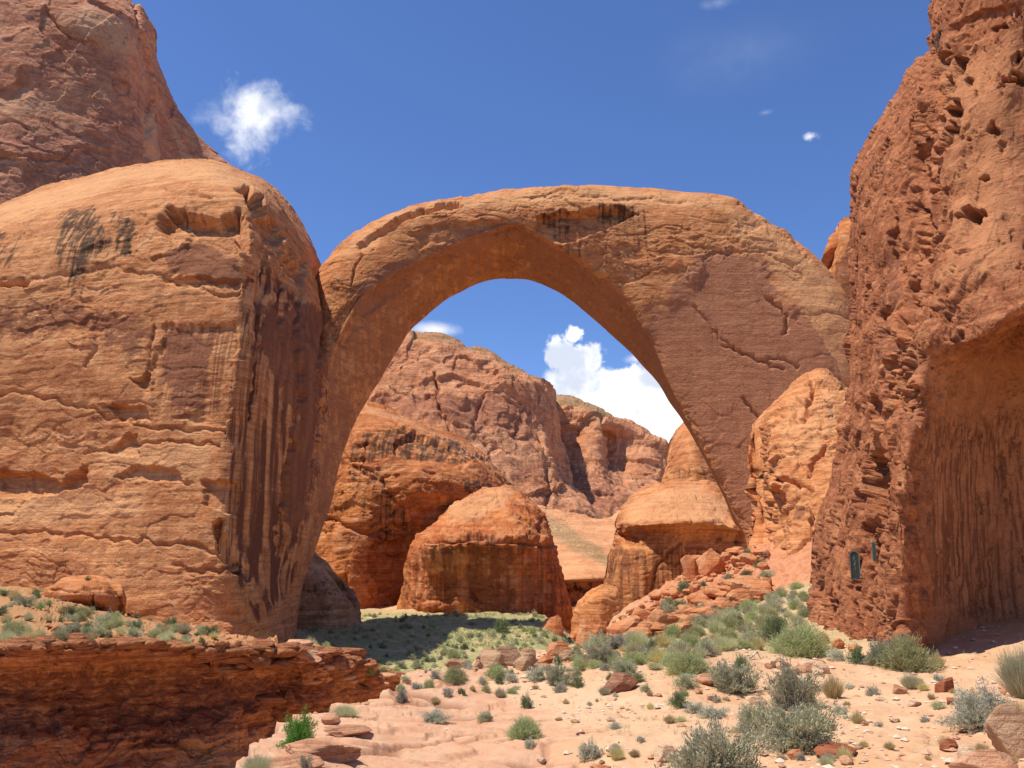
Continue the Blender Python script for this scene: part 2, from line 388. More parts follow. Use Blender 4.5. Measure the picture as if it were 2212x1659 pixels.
def plain(name, col, rough=.8, var=.25, sc_=30, metal=0.0, trans=False):
    m = bpy.data.materials.new(name); m.use_nodes = True; nt = m.node_tree; nt.nodes.clear()
    co = N(nt, 'ShaderNodeTexCoord').outputs['Object']
    n = N(nt, 'ShaderNodeTexNoise'); n.inputs['Scale'].default_value = sc_; n.inputs['Detail'].default_value = 4; L(nt, co, n.inputs['Vector'])
    c = mixc(nt, n.outputs[0], tuple(x*(1-var) for x in col), tuple(x*(1+var) for x in col))
    if trans:
        oi = N(nt, 'ShaderNodeObjectInfo')
        r = oi.outputs['Random']
        hs = N(nt, 'ShaderNodeHueSaturation'); L(nt, maprange(nt, r, 0, 1, .475, .52, False), hs.inputs['Hue'])
        L(nt, maprange(nt, r, 0, 1, .8, 1.2, False), hs.inputs['Value']); L(nt, c, hs.inputs['Color']); c = hs.outputs[0]
    bs = N(nt, 'ShaderNodeBsdfPrincipled'); bs.inputs['Roughness'].default_value = rough; bs.inputs['Metallic'].default_value = metal
    bs.inputs['Specular IOR Level'].default_value = .2
    L(nt, c, bs.inputs['Base Color'])
    out = N(nt, 'ShaderNodeOutputMaterial')
    if trans:
        tr = N(nt, 'ShaderNodeBsdfTranslucent'); L(nt, c, tr.inputs['Color'])
        mx = N(nt, 'ShaderNodeMixShader'); mx.inputs[0].default_value = .3
        L(nt, bs.outputs[0], mx.inputs[1]); L(nt, tr.outputs[0], mx.inputs[2]); L(nt, mx.outputs[0], out.inputs['Surface'])
    else: L(nt, bs.outputs[0], out.inputs['Surface'])
    return m

ORA = (0.57, 0.245, 0.10); ORB = (0.45, 0.165, 0.07)
# ---------------------------------------------------------------- ground
def tps_fit(pts, lam=0.02):
    P = np.array(pts, float); W = unproj(P[:, 0], P[:, 1], P[:, 2]) if P.shape[1] == 3 else P
    x = W[:, :2]; n = len(x)
    r = np.linalg.norm(x[:, None]-x[None], axis=-1)
    K = np.where(r > 0, r*r*np.log(r+1e-12), 0)+lam*np.eye(n)*20
    Q = np.c_[np.ones(n), x]; A = np.block([[K, Q], [Q.T, np.zeros((3, 3))]])
    s = np.linalg.solve(A, np.r_[W[:, 2], 0, 0, 0]); return x, s
def tps(fit, X, Y):
    x, s = fit; o = s[-3]+s[-2]*X+s[-1]*Y
    for k in range(len(x)):
        r2 = (X-x[k, 0])**2+(Y-x[k, 1])**2
        o = o+s[k]*0.5*r2*np.log(r2+1e-12)
    return o
NEAR = [(600, 1650, 9.0), (900, 1659, 9.1), (1106, 1659, 9.2), (1600, 1659, 9.2), (2212, 1655, 8.7), (2212, 1560, 11.2), (1900, 1580, 11.1), (1500, 1580, 11.2), (1106, 1560, 12.0),
        (760, 1545, 12.4), (960, 1480, 15.6), (1250, 1480, 15.6), (1600, 1480, 15.6), (1900, 1480, 15.6), (2150, 1478, 15.4), (1300, 1430, 19.), (1000, 1452, 18.2), (1050, 1436, 20.5),
        (1600, 1400, 21.5), (1400, 1400, 23.), (1800, 1395, 21.8), (1950, 1402, 20.), (2060, 1450, 17.), (2212, 1480, 14.6),
        (1500, 1352, 28.), (1600, 1312, 33.), (1740, 1262, 37.), (1700, 1330, 28.), (1640, 1355, 26.), (1740, 1345, 26.), (1250, 1402, 27.), (1400, 1370, 31.),
        (1300, 1388, 45.), (1450, 1330, 48.), (1550, 1262, 58.), (1640, 1180, 70.), (1600, 1195, 74.), (1500, 1235, 76.), (1400, 1300, 78.), (1320, 1345, 90.), (1660, 1280, 46.), (1620, 1240, 56.)]
fit_near = tps_fit(NEAR)
# plateau edge above the wash (world metres, walked away from the viewer)
EDGE = [(-4.0, -4.0), (-3.2, 4.0), (-2.65, 7.6), (-2.55, 9.2), (-2.45, 10.6), (-2.4, 11.6), (-2.25, 12.8), (-1.95, 14.6), (-1.55, 16.3), (-1.1, 18.3), (-0.7, 20.6), (0.5, 25.5), (2.2, 29.5), (4.2, 36.), (6.0, 46.), (8., 60.), (11., 78.), (14., 100.), (16, 140), (16, 900)]
def edge_sd(X, Y):
    d = np.full(X.shape, 1e9); sgn = np.zeros(X.shape)
    for (x1, y1), (x2, y2) in zip(EDGE[:-1], EDGE[1:]):
        ex, ey = x2-x1, y2-y1
        t = np.clip(((X-x1)*ex+(Y-y1)*ey)/(ex*ex+ey*ey), 0, 1)
        dd = np.hypot(X-x1-t*ex, Y-y1-t*ey); cr_ = ex*(Y-y1)-ey*(X-x1)
        n = dd < d-1e-9; sgn = np.where(n, np.sign(cr_), sgn); d = np.where(n, dd, d)
    return d*sgn          # positive on the wash side
def ground_h(X, Y, detail=True):
    q = np.stack([X, Y, X*0], -1)
    zn = tps(fit_near, X, np.minimum(Y, 95)+np.maximum(Y-95, 0)*0.1)
    zn = np.clip(zn, -8.5, 4.0); zn = np.where(X > 14, np.minimum(zn, 3), zn)
    zn = zn-9*sst(Y, 80, 98)*sst(X, 0, 6)
    valley = -8.5+np.clip((Y-90)/120., 0, 1)*0.6-1.9*sst(-Y, -62, -38)-1.8*sst(-Y, -118, -72)+0.35*fbm(q/14, 3, 8)
    valley = valley+9*sst(Y, 230, 420)
    e = edge_sd(X, Y)+0.5*fbm(q/1.6, 3, 4)+0.35*fbm(q/0.5, 2, 14)
    wdt = 1.6+np.clip((Y-16), 0, 80)*0.13
    t = np.clip(e/wdt, 0, 1)
    # ledgy drop close by
    near = sst(-Y, -24, -17)
    tl = t*5; tl = (np.floor(tl)+sst(tl-np.floor(tl), .55, 1))/5
    m = (t*t*(3-2*t))*(1-near)+near*tl
    z = zn*(1-m)+valley*m; crk = 0*z
    slick = sst(-(X-(0.35+0.0*Y)+0.9*fbm(q/2.2, 3, 21)), -.9, .6)*sst(-Y, -21, -15)
    slick = np.maximum(slick, sst(e, -.9, -.2)*sst(-Y, -24, -18)); slick = slick*(1-sst(-Y, -6.5, -5)*0)
    if detail:
        z = z+0.16*fbm(q/3.5, 3, 2)*sst(Y, 5, 10)
        qq = np.stack([X/2.6+0.25*Y, Y/1.25, X*0], -1)
        n = fbm(qq, 2, 6)*3.0+Y*.35; i = np.floor(n); f = n-i
        st = (i+sst(f, .86, 1.0))-n*1.0
        qq2 = np.stack([X/.9+0.3*Y, Y/.5, X*0], -1); n2 = fbm(qq2+5, 2, 16)*3; i2 = np.floor(n2)
        st2 = i2+sst(n2-i2, .8, 1.0)-n2
        z = z+slick*(0.07*st+0.02*st2)
        w3 = np.stack([X/1.5+.35*fbm(q/1.1, 2, 51), Y/.75+.3*fbm(q/1.1+4, 2, 52), X*0+.5], -1)
        f1, f2, cc_, gg = worley(w3, 88)
        crk = (1-sst(f2-f1, .01, .10))*sst(fbm(q/1.7, 2, 57), -.2, .25)*slick
        z = z+slick*(.08*(cc_-.5)*sst(Y, 6, 8)+.07*gg[..., 1]*(cc_-.3))-.06*crk
        z = z+(0.15+0.85*(1-slick))*0.020*fbm(q/.22, 3, 9, .6)+0.045*fbm(q/.9, 3, 19)
        far = sst(Y, 22, 60)
        z = z+far*(0.35*fbm(q/5, 3, 29)+0.12*fbm(q/1.2, 2, 39))
        # rubble on the talus fan
        tal = sst(X, 6+0*X, 12)*sst(Y, 40, 46)*sst(-Y, -92, -80)
        f1, f2, c, g = worley(np.stack([X/1.3, Y/1.3, z/1.3], -1), 77)
        z = z+tal*((c-.4)*.55*sst(f2-f1, 0, .12)+.25*fbm(q/.8, 3, 3)+.25*g[..., 0]*(c-.5))
    return z, slick, m, crk
def build_ground():
    az = np.concatenate([np.linspace(-88, -34, 70)[:-1], np.linspace(-34, 34, 900), np.linspace(34, 88, 70)[1:]])*math.pi/180
    r = [1.0]
    while r[-1] < 1600: r.append(r[-1]+min(max(r[-1]**2*.00030, .035), .0085*r[-1] if r[-1] > 6 else .4))
    r = np.array(r); A, Rr = np.meshgrid(az, r)
    X = Rr*np.sin(A); Y = Rr*np.cos(A)
    with ThreadPoolExecutor(4) as ex: rs = list(ex.map(lambda ab: ground_h(*ab), zip(np.array_split(X, 24), np.array_split(Y, 24))))
    z, slick, m, crk = (np.concatenate([q[k] for q in rs]) for k in range(4))
    V = np.stack([X, Y, z], -1).reshape(-1, 3)
    R, K = X.shape
    fq = gridfaces(R, K)[:, ::-1]
    fq = fq[:, ::-1] if False else fq
    green = 1.15*sst(Y, 48, 62)*sst(-Y, -200, -150)*m
    tal = sst(X, 5, 11)*sst(Y, 38, 46)*sst(-Y, -95, -80)
    gr2 = sst(Y, 18, 24)*sst(-Y, -46, -38)*sst(X, 1, 4)*.55
    # bury a skirt behind the viewer
    me = mesh_np('ground', V, fq, MAT_GROUND, {'slick': slick.ravel(), 'green': np.maximum(green, gr2).ravel(), 'talus': tal.ravel(), 'crack': crk.ravel()})
    return thing('ground', me, kind='structure')
def ground_mat():
    m = bpy.data.materials.new('desert_ground'); m.use_nodes = True; nt = m.node_tree; nt.nodes.clear()
    co = N(nt, 'ShaderNodeTexCoord').outputs['Object']
    def noise(s, det=6, rough=.6, sy=1, dist=0.):
        mp = N(nt, 'ShaderNodeMapping'); mp.inputs['Scale'].default_value = (s, s*sy, s); L(nt, co, mp.inputs['Vector'])
        n = N(nt, 'ShaderNodeTexNoise'); n.inputs['Scale'].default_value = 1; n.inputs['Detail'].default_value = det; n.inputs['Roughness'].default_value = rough; n.inputs['Distortion'].default_value = dist
        L(nt, mp.outputs[0], n.inputs['Vector']); return n.outputs[0]
    at = lambda a: N(nt, 'ShaderNodeAttribute', attribute_name=a).outputs['Fac']
    a, b, c_, d = noise(.35), noise(2.2, 8), noise(14, 8, .7), noise(70, 4, .7)
    sl = noise(1.1, 8, .6, 2.6, .8)
    sand = mixc(nt, maprange(nt, a, .35, .65), (.62, .40, .235), (.57, .325, .175))
    sand = mixc(nt, maprange(nt, b, .5, .7), sand, (.62, .43, .25))
    sand = mixc(nt, mathn(nt, 'MULTIPLY', maprange(nt, c_, .56, .66), .5), sand, (.42, .2, .11))
    rockc = mixc(nt, maprange(nt, sl, .35, .65), (.60, .355, .215), (.55, .29, .165))
    rockc = mixc(nt, mathn(nt, 'MULTIPLY', maprange(nt, b, .52, .7), .6), rockc, (.62, .40, .25))
    rockc = mixc(nt, mathn(nt, 'MULTIPLY', maprange(nt, c_, .6, .7), .5), rockc, (.34, .16, .10))
    slk = mathn(nt, 'ADD', at('slick'), mathn(nt, 'MULTIPLY', mathn(nt, 'SUBTRACT', b, .5), .7))
    c = mixc(nt, maprange(nt, slk, .4, .6), sand, rockc)
    tal = mixc(nt, maprange(nt, b, .4, .6), (.56, .25, .125), (.47, .19, .09))
    c = mixc(nt, at('talus'), c, tal)
    gg = noise(.28, 8, .7); gcol = mixc(nt, maprange(nt, b, .4, .6), (.36, .33, .15), (.24, .25, .10))
    gm = mathn(nt, 'MULTIPLY', at('green'), maprange(nt, gg, .33, .5))
    c = mixc(nt, mathn(nt, 'MULTIPLY', gm, .8), c, gcol)
    c = mixc(nt, mathn(nt, 'MULTIPLY', at('crack'), .75), c, (.26, .11, .06))
    c = mixc(nt, 1.0, c, mixc(nt, d, (.82, .82, .82), (1.15, 1.15, 1.15)), 'MULTIPLY')
    h = mathn(nt, 'ADD', mathn(nt, 'MULTIPLY', b, .10), mathn(nt, 'ADD', mathn(nt, 'MULTIPLY', c_, .03), mathn(nt, 'MULTIPLY', d, .006)))
    h = mathn(nt, 'ADD', h, mathn(nt, 'MULTIPLY', sl, .05))
    bp = N(nt, 'ShaderNodeBump'); bp.inputs['Strength'].default_value = .5; bp.inputs['Distance'].default_value = 1.0; L(nt, h, bp.inputs['Height'])
    bs = N(nt, 'ShaderNodeBsdfPrincipled'); bs.inputs['Roughness'].default_value = .95; bs.inputs['Specular IOR Level'].default_value = .1
    L(nt, c, bs.inputs['Base Color']); L(nt, bp.outputs[0], bs.inputs['Normal'])
    out = N(nt, 'ShaderNodeOutputMaterial'); L(nt, bs.outputs[0], out.inputs['Surface']); return m
MAT_GROUND = ground_mat()
GROUND = build_ground()

# ---------------------------------------------------------------- rock formations
U = lambda Y: Y/F
# --- far wall, upper left
m_farL = sandstone('pink_cliff_stone', U(260), (.64, .33, .215), (.52, .24, .165), pale=(.70, .46, .32), varn=(.40, .20, .155), strata=.25, stre=.25)
R0 = [-700, -300, 0, 120, 220, 290, 335, 350, 352]
rock('sandstone_cliff', [
    [(-700, -420, 260), (-300, -420, 260), (0, -410, 265), (100, -330, 270), (170, -200, 275), (215, -90, 280), (245, -30, 284), (262, -14, 290), (275, -5, 300)],
    [(-700, -250, 245), (-300, -250, 245), (0, -240, 250), (100, -180, 254), (180, -110, 258), (235, -40, 262), (275, -5, 268), (298, 10, 276), (308, 18, 290)],
    [(-700, -50, 235), (-300, -50, 235), (0, -40, 238), (110, -20, 240), (200, 15, 242), (265, 35, 247), (305, 55, 260), (322, 62, 275), (332, 68, 290)],
    [(-700, 120, 232), (-300, 120, 232), (0, 120, 232), (110, 120, 235), (210, 125, 240), (280, 130, 246), (318, 130, 262), (340, 132, 278), (347, 134, 292)],
    [(-700, 220, 230), (-300, 220, 230), (0, 220, 230), (115, 220, 234), (220, 220, 240), (290, 215, 248), (330, 205, 268), (365, 200, 280), (372, 205, 290)],
    [(-700, 320, 228), (-300, 320, 228), (0, 320, 228), (115, 320, 232), (225, 320, 238), (305, 315, 248), (340, 300, 270), (400, 280, 282), (428, 290, 292)],
    [(-700, 420, 226), (-300, 420, 226), (0, 420, 226), (115, 420, 230), (230, 420, 236), (310, 400, 248), (345, 380, 270), (430, 340, 285), (492, 356, 294)],
    [(-700, 640, 224), (-300, 640, 224), (0, 640, 224), (115, 640, 228), (230, 640, 234), (320, 600, 246), (380, 560, 270), (480, 500, 285), (590, 420, 294)]],
    'tall pinkish sandstone cliff behind the left dome in the top left corner', 'cliff', m_farL, sp=2.2, u=U(240), seed=11, back=50, bdir=(-.7, .7, 0),
    style=dict(big=8, bigs=130, rmin=.5, plates=[(8, 120, 1.2), (3.0, 50, .9), (1.0, 20, .6)], strata=[(1.0, 40)], seams=[(5, 100, 3.0), (2, 40, 2)], tilt=.45, fine=.8),
    rnd=(0, 12, 0, 0),
    cracks=[([(290, 0), (300, 60), (330, 180), (318, 300), (316, 360)], 5, 14), ([(95, 20), (130, 60), (180, 90)], 3, 8), ([(0, 340), (130, 350), (170, 320), (260, 370)], 3, 7)],
    dents=[([(60, 330), (150, 345), (190, 310), (300, 360), (300, 400), (180, 380), (60, 360)], 8, 6, .2), ([(-50, -60), (190, -40), (185, 15), (60, 12), (-50, -5)], 14, 8, .6)],
    paint=[('pale', [(170, 0), (280, 40), (290, 130), (230, 110), (160, 60)], 30, .8), ('varnish_shade', [(-300, 250), (130, 240), (300, 300), (330, 420), (-300, 480)], 60, .52),
           ('pale', [(-300, 195), (70, 205), (160, 235), (60, 250), (-300, 240)], 16, .6), ('pale', [(355, 240), (375, 260), (425, 350), (395, 350)], 8, .7), ('pale', [(314, 242), (334, 245), (336, 300), (340, 345), (318, 345)], 4, .8)])

# --- far canyon wall seen through the arch
m_farM = sandstone('pink_wall_stone', U(420), (.64, .35, .215), (.52, .255, .155), pale=(.68, .44, .30), varn=(.35, .175, .125), strata=.3, stre=.3)  # pinkish stone colour shared by both far walls
rock('canyon_wall', [
    [(560, 640, 470), (800, 690, 470), (880, 712, 470), (960, 725, 470), (1030, 750, 468), (1100, 785, 465), (1150, 808, 470), (1175, 815, 480), (1192, 840, 520), (1200, 860, 520)],
    [(560, 680, 440), (800, 715, 445), (880, 733, 445), (960, 745, 445), (1030, 775, 443), (1090, 800, 440), (1140, 822, 445), (1170, 832, 460), (1190, 850, 505), (1202, 872, 515)],
    [(560, 800, 432), (780, 800, 435), (870, 800, 432), (960, 815, 430), (1030, 845, 428), (1090, 860, 430), (1150, 870, 440), (1185, 870, 455), (1203, 890, 490), (1212, 900, 515)],
    [(560, 900, 420), (780, 900, 425), (880, 900, 415), (970, 920, 410), (1040, 940, 415), (1100, 945, 420), (1160, 950, 428), (1190, 950, 440), (1204, 960, 475), (1216, 965, 505)],
    [(560, 1000, 405), (780, 1000, 405), (900, 1010, 395), (1000, 1020, 395), (1060, 1030, 400), (1110, 1040, 405), (1160, 1040, 410), (1195, 1040, 420), (1208, 1040, 440), (1240, 1060, 470)],
    [(560, 1130, 395), (780, 1130, 390), (900, 1130, 380), (1000, 1130, 380), (1060, 1130, 385), (1110, 1130, 390), (1150, 1120, 392), (1200, 1125, 395), (1260, 1120, 400), (1300, 1130, 430)],
    [(560, 1300, 390), (780, 1300, 380), (900, 1300, 370), (1000, 1300, 370), (1060, 1300, 375), (1110, 1300, 380), (1160, 1300, 385), (1210, 1300, 390), (1280, 1300, 400), (1330, 1300, 430)]],
    'distant pink canyon wall with scrubby mesa top seen through the arch', 'canyon wall', m_farM, sp=2.0, u=U(430), seed=23, back=60,
    style=dict(big=9, bigs=80, plates=[(9, 110, 1.7), (4, 44, 1.5), (1.2, 17, .9)], strata=[(.9, 20)], rmin=.5, seams=[(3, 60, 2.5)], tilt=.35, fine=.8, vert=(1.2, 26)),
    rnd=(0, 8, 0, 0), cracks=[([(1045, 850), (1020, 920), (1060, 980)], 4, 8), ([(940, 800), (950, 880), (990, 960), (1010, 1010)], 4, 12), ([(1080, 840), (1130, 870), (1170, 930), (1180, 1100)], 5, 10)],
    dents=[([(880, 830), (980, 800), (1060, 830), (1140, 880), (1130, 950), (1050, 930), (1000, 900), (900, 890)], 9, 8, .5), ([(990, 760), (1080, 800), (1060, 830), (970, 800)], 8, 5, .3)],
    paint=[('scrub', [(560, 600), (870, 690), (1200, 790), (1200, 834), (1145, 812), (1080, 780), (1010, 752), (930, 731), (870, 722), (560, 670)], 5, .7),
           ('varnish_shade', [(800, 850), (900, 830), (1000, 850), (1100, 850), (1150, 880), (1150, 950), (1060, 950), (900, 900), (860, 960), (800, 900)], 30, .6),
           ('streak', [(860, 820), (1160, 860), (1200, 1110), (860, 1000)], 40, .5), ('pale', [(1000, 900), (1100, 930), (1160, 1000), (1100, 1060), (1000, 1000)], 30, .5)])
rock('canyon_wall', [
    [(1100, 850, 560), (1200, 854, 560), (1260, 868, 560), (1310, 890, 558), (1345, 908, 560), (1400, 928, 560), (1440, 950, 565), (1458, 975, 580)],
    [(1100, 870, 530), (1195, 870, 530), (1255, 882, 530), (1305, 900, 530), (1330, 915, 540), (1390, 935, 545), (1435, 958, 550), (1462, 990, 575)],
    [(1100, 930, 522), (1195, 935, 522), (1260, 935, 520), (1300, 940, 520), (1325, 950, 545), (1380, 965, 540), (1430, 980, 545), (1470, 1010, 570)],
    [(1100, 1000, 505), (1195, 1000, 505), (1250, 1000, 500), (1300, 1005, 505), (1330, 1010, 530), (1380, 1020, 525), (1430, 1025, 535), (1500, 1030, 565)],
    [(1100, 1070, 480), (1195, 1070, 470), (1250, 1070, 470), (1310, 1070, 475), (1350, 1060, 490), (1390, 1062, 505), (1440, 1065, 515), (1500, 1080, 550)],
    [(1100, 1130, 455), (1195, 1130, 445), (1250, 1130, 450), (1310, 1130, 455), (1350, 1130, 460), (1400, 1130, 480), (1450, 1130, 500), (1500, 1130, 540)],
    [(1100, 1300, 450), (1195, 1300, 440), (1250, 1300, 440), (1310, 1300, 445), (1350, 1300, 450), (1400, 1300, 470), (1450, 1300, 490), (1500, 1300, 530)]],
    'farthest stepped canyon wall descending to the right below the white cloud', 'canyon wall', m_farM, sp=2.0, u=U(520), seed=31, back=60,
    style=dict(big=8, bigs=60, rmin=.5, plates=[(8, 80, 1.6), (3, 30, 1.4), (1.0, 13, .8)], strata=[(1.6, 13)], tilt=-.1, fine=.9, vert=(1.5, 18)), rnd=(0, 6, 0, 0),
    cracks=[([(1300, 900), (1322, 960), (1325, 1010)], 5, 18)], dents=[([(1210, 950), (1240, 945), (1300, 1010), (1240, 1000)], 8, 5, .3), ([(1330, 985), (1420, 1000), (1420, 1030), (1330, 1025)], 9, 5, .6)],
    paint=[('scrub', [(1195, 840), (1310, 880), (1320, 902), (1250, 886), (1195, 872)], 4, 1), ('streak', [(1210, 990), (1340, 1020), (1360, 1125), (1200, 1120)], 20, .8), ('varnish_shade', [(1230, 1000), (1330, 1030), (1390, 1090), (1300, 1130), (1220, 1080)], 30, .5)])
m_pale = sandstone('pale_slickrock', U(280), (.66, .40, .24), (.60, .32, .18), pale=(.70, .46, .30), strata=.3, stre=.1, darkpatch=.15)
rock('slickrock_slope', [
    [(1000, 1100, 330), (1150, 1090, 330), (1190, 1100, 330), (1250, 1108, 330), (1310, 1120, 325), (1400, 1060, 340), (1500, 1030, 350)],
    [(1000, 1140, 300), (1150, 1140, 300), (1190, 1150, 298), (1250, 1150, 300), (1310, 1160, 298), (1400, 1150, 300), (1500, 1140, 310)],
    [(1000, 1200, 265), (1150, 1200, 262), (1200, 1205, 260), (1250, 1205, 260), (1310, 1210, 262), (1400, 1210, 265), (1500, 1200, 270)],
    [(1000, 1250, 240), (1150, 1250, 236), (1200, 1252, 234), (1250, 1250, 234), (1310, 1250, 236), (1400, 1260, 240), (1500, 1260, 240)],
    [(1000, 1262, 246), (1150, 1262, 244), (1200, 1262, 242), (1250, 1258, 240), (1310, 1256, 242), (1400, 1270, 244), (1500, 1270, 244)],
    [(1000, 1330, 240), (1150, 1330, 236), (1200, 1330, 234), (1250, 1330, 232), (1310, 1330, 232), (1400, 1330, 236), (1500, 1330, 240)]],
    'pale sloping slickrock apron in the gap between the rounded butte and the right dome', 'rock slope', m_pale, sp=2.0, u=U(260), seed=37, back=10,
    style=dict(big=4, bigs=60, plates=[(1.2, 20, .4)], strata=[(1.2, 10)], fine=.7), rnd=(0, 0, 0, 0),
    paint=[('scrub', [(1170, 1115), (1200, 1120), (1290, 1175), (1330, 1215), (1310, 1222), (1240, 1195), (1195, 1160)], 12, .9), ('streak', [(1200, 1255), (1320, 1255), (1320, 1320), (1200, 1320)], 10, 1), ('black', [(1200, 1262), (1310, 1262), (1310, 1290), (1200, 1290)], 8, .5)])

# --- left butte behind the arch leg
m_but = sandstone('orange_butte_stone', U(180), (.60, .265, .10), (.46, .165, .065), varn=(.20, .085, .05), strata=.35, darkpatch=.5, ydir=10)
rock('sandstone_butte', [
    [(560, 880, 240.0), (700, 872, 240.0), (790, 868, 240.0), (860, 890, 240.0), (930, 915, 240.0), (1000, 945, 240.0), (1050, 985, 238.0), (1085, 1020, 236.0), (1100, 1045, 240.0)],
    [(560, 920, 215.0), (700, 915, 212.0), (780, 905, 210.0), (850, 920, 208.0), (920, 950, 206.0), (990, 980, 208.0), (1045, 1010, 212.0), (1080, 1040, 218.0), (1102, 1062, 232.0)],
    [(560, 980, 202.0), (700, 970, 199.0), (770, 960, 197.0), (840, 975, 196.0), (910, 1000, 196.0), (980, 1030, 198.0), (1040, 1055, 203.0), (1080, 1065, 210.2), (1105, 1080, 228.9)],
    [(560, 1060, 194.0), (700, 1060, 191.0), (760, 1060, 190.0), (830, 1060, 190.0), (900, 1070, 191.4), (970, 1080, 195.9), (1040, 1095, 201.6), (1080, 1110, 212.2), (1110, 1110, 232.2)],
    [(560, 1150, 192.1), (690, 1150, 188.1), (740, 1150, 186.1), (800, 1150, 188.1), (870, 1150, 194.1), (960, 1170, 198.9), (1040, 1180, 205.4), (1080, 1180, 215.4), (1110, 1180, 235.4)],
    [(560, 1240, 190.1), (680, 1240, 186.1), (740, 1240, 183.1), (790, 1240, 186.1), (850, 1245, 194.3), (960, 1250, 200.6), (1040, 1250, 206.6), (1080, 1250, 218.6), (1110, 1250, 238.6)],
    [(560, 1350, 189.1), (680, 1350, 185.1), (740, 1350, 181.1), (790, 1350, 185.1), (850, 1350, 195.1), (960, 1350, 203.1), (1040, 1350, 209.1), (1080, 1350, 223.1), (1110, 1350, 243.1)],
    [(560, 1420, 188.2), (680, 1420, 182.2), (740, 1420, 180.2), (790, 1420, 186.2), (850, 1420, 196.2), (960, 1420, 206.2), (1040, 1420, 212.2), (1080, 1420, 226.2), (1110, 1420, 246.2)]],
    'large orange sandstone butte with a smooth sloping top just right of the arch\'s left leg', 'butte', m_but, sp=2.0, u=U(190), seed=41, back=50,
    style=dict(big=7, bigs=90, plates=[(4.0, 50, .7), (1.8, 19, .6)], seams=[(3, 44, 2.2), (1.4, 20, 1.5)], strata=[(2.4, 26), (.9, 9)], tilt=-.12, fine=1.1), rnd=(0, 14, 0, 0),
    dents=[([(850, 945), (900, 930), (960, 955), (1030, 985), (1000, 1020), (930, 1010), (880, 1000), (850, 985)], 18, 7, .1), ([(770, 960), (800, 950), (835, 975), (800, 985), (770, 975)], 10, 5, .3),
           ([(870, 1060), (1000, 1070), (1040, 1100), (960, 1130), (880, 1110)], 8, 10, .4), ([(790, 1180), (860, 1160), (900, 1140), (885, 1260), (820, 1290), (800, 1240)], 24, 8, .4), ([(725, 1240), (748, 1235), (755, 1275), (735, 1290), (722, 1270)], 9, 4, .3)],
    cracks=[([(740, 1000), (810, 1020), (860, 1090), (830, 1200)], 5, 7), ([(700, 1120), (800, 1150), (870, 1140), (930, 1110), (1000, 1090)], 6, 9)],
    paint=[('black', [(750, 945), (850, 920), (910, 930), (1000, 960), (1040, 990), (1000, 1010), (900, 985), (760, 1000)], 16, .75), ('black', [(990, 1030), (1100, 1050), (1100, 1085), (1000, 1065)], 10, .7),  # black paint puts shadow patterns into the ledges and hollows
           ('black', [(720, 990), (830, 1010), (900, 1130), (880, 1200), (800, 1190), (770, 1080)], 26, .6), ('pale', [(780, 870), (900, 915), (1050, 985), (1080, 1020), (1000, 975), (900, 925), (800, 895)], 10, .5)])
m_grey = sandstone('grey_tan_stone', U(130), (.50, .34, .20), (.36, .20, .12), pale=(.56, .40, .26), varn=(.18, .12, .08), strata=.5, darkpatch=.6)
rock('rock_outcrop', [
    [(560, 1160, 140), (640, 1165, 140), (680, 1195, 140), (705, 1235, 140), (735, 1270, 140), (760, 1300, 141)],
    [(560, 1200, 131), (640, 1205, 131), (680, 1225, 131), (710, 1255, 131), (740, 1285, 132), (765, 1312, 136)],
    [(560, 1260, 126), (640, 1260, 126), (680, 1265, 126), (715, 1280, 126), (742, 1302, 128), (768, 1330, 134)],
    [(560, 1320, 124), (640, 1320, 124), (680, 1320, 124), (715, 1325, 124), (745, 1335, 127), (770, 1345, 133)],
    [(560, 1420, 122), (640, 1420, 122), (680, 1420, 122), (715, 1420, 123), (745, 1420, 126), (775, 1420, 133)]],
    'small greyish tan rock hump at the foot of the arch\'s left leg', 'outcrop', m_grey, sp=2.0, u=U(126), seed=43, back=14,
    style=dict(big=5, bigs=50, plates=[(3, 26, .5), (1.6, 11, .5)], strata=[(2.2, 15)], tilt=-.3, fine=1.3), rnd=(0, 16, 10, 0),
    dents=[([(640, 1262), (700, 1265), (740, 1300), (700, 1320), (640, 1300)], 8, 6, .4)], paint=[('pale', [(640, 1170), (720, 1250), (640, 1255)], 12, .8), ('black', [(640, 1258), (700, 1250), (740, 1290), (650, 1280)], 10, .5)])
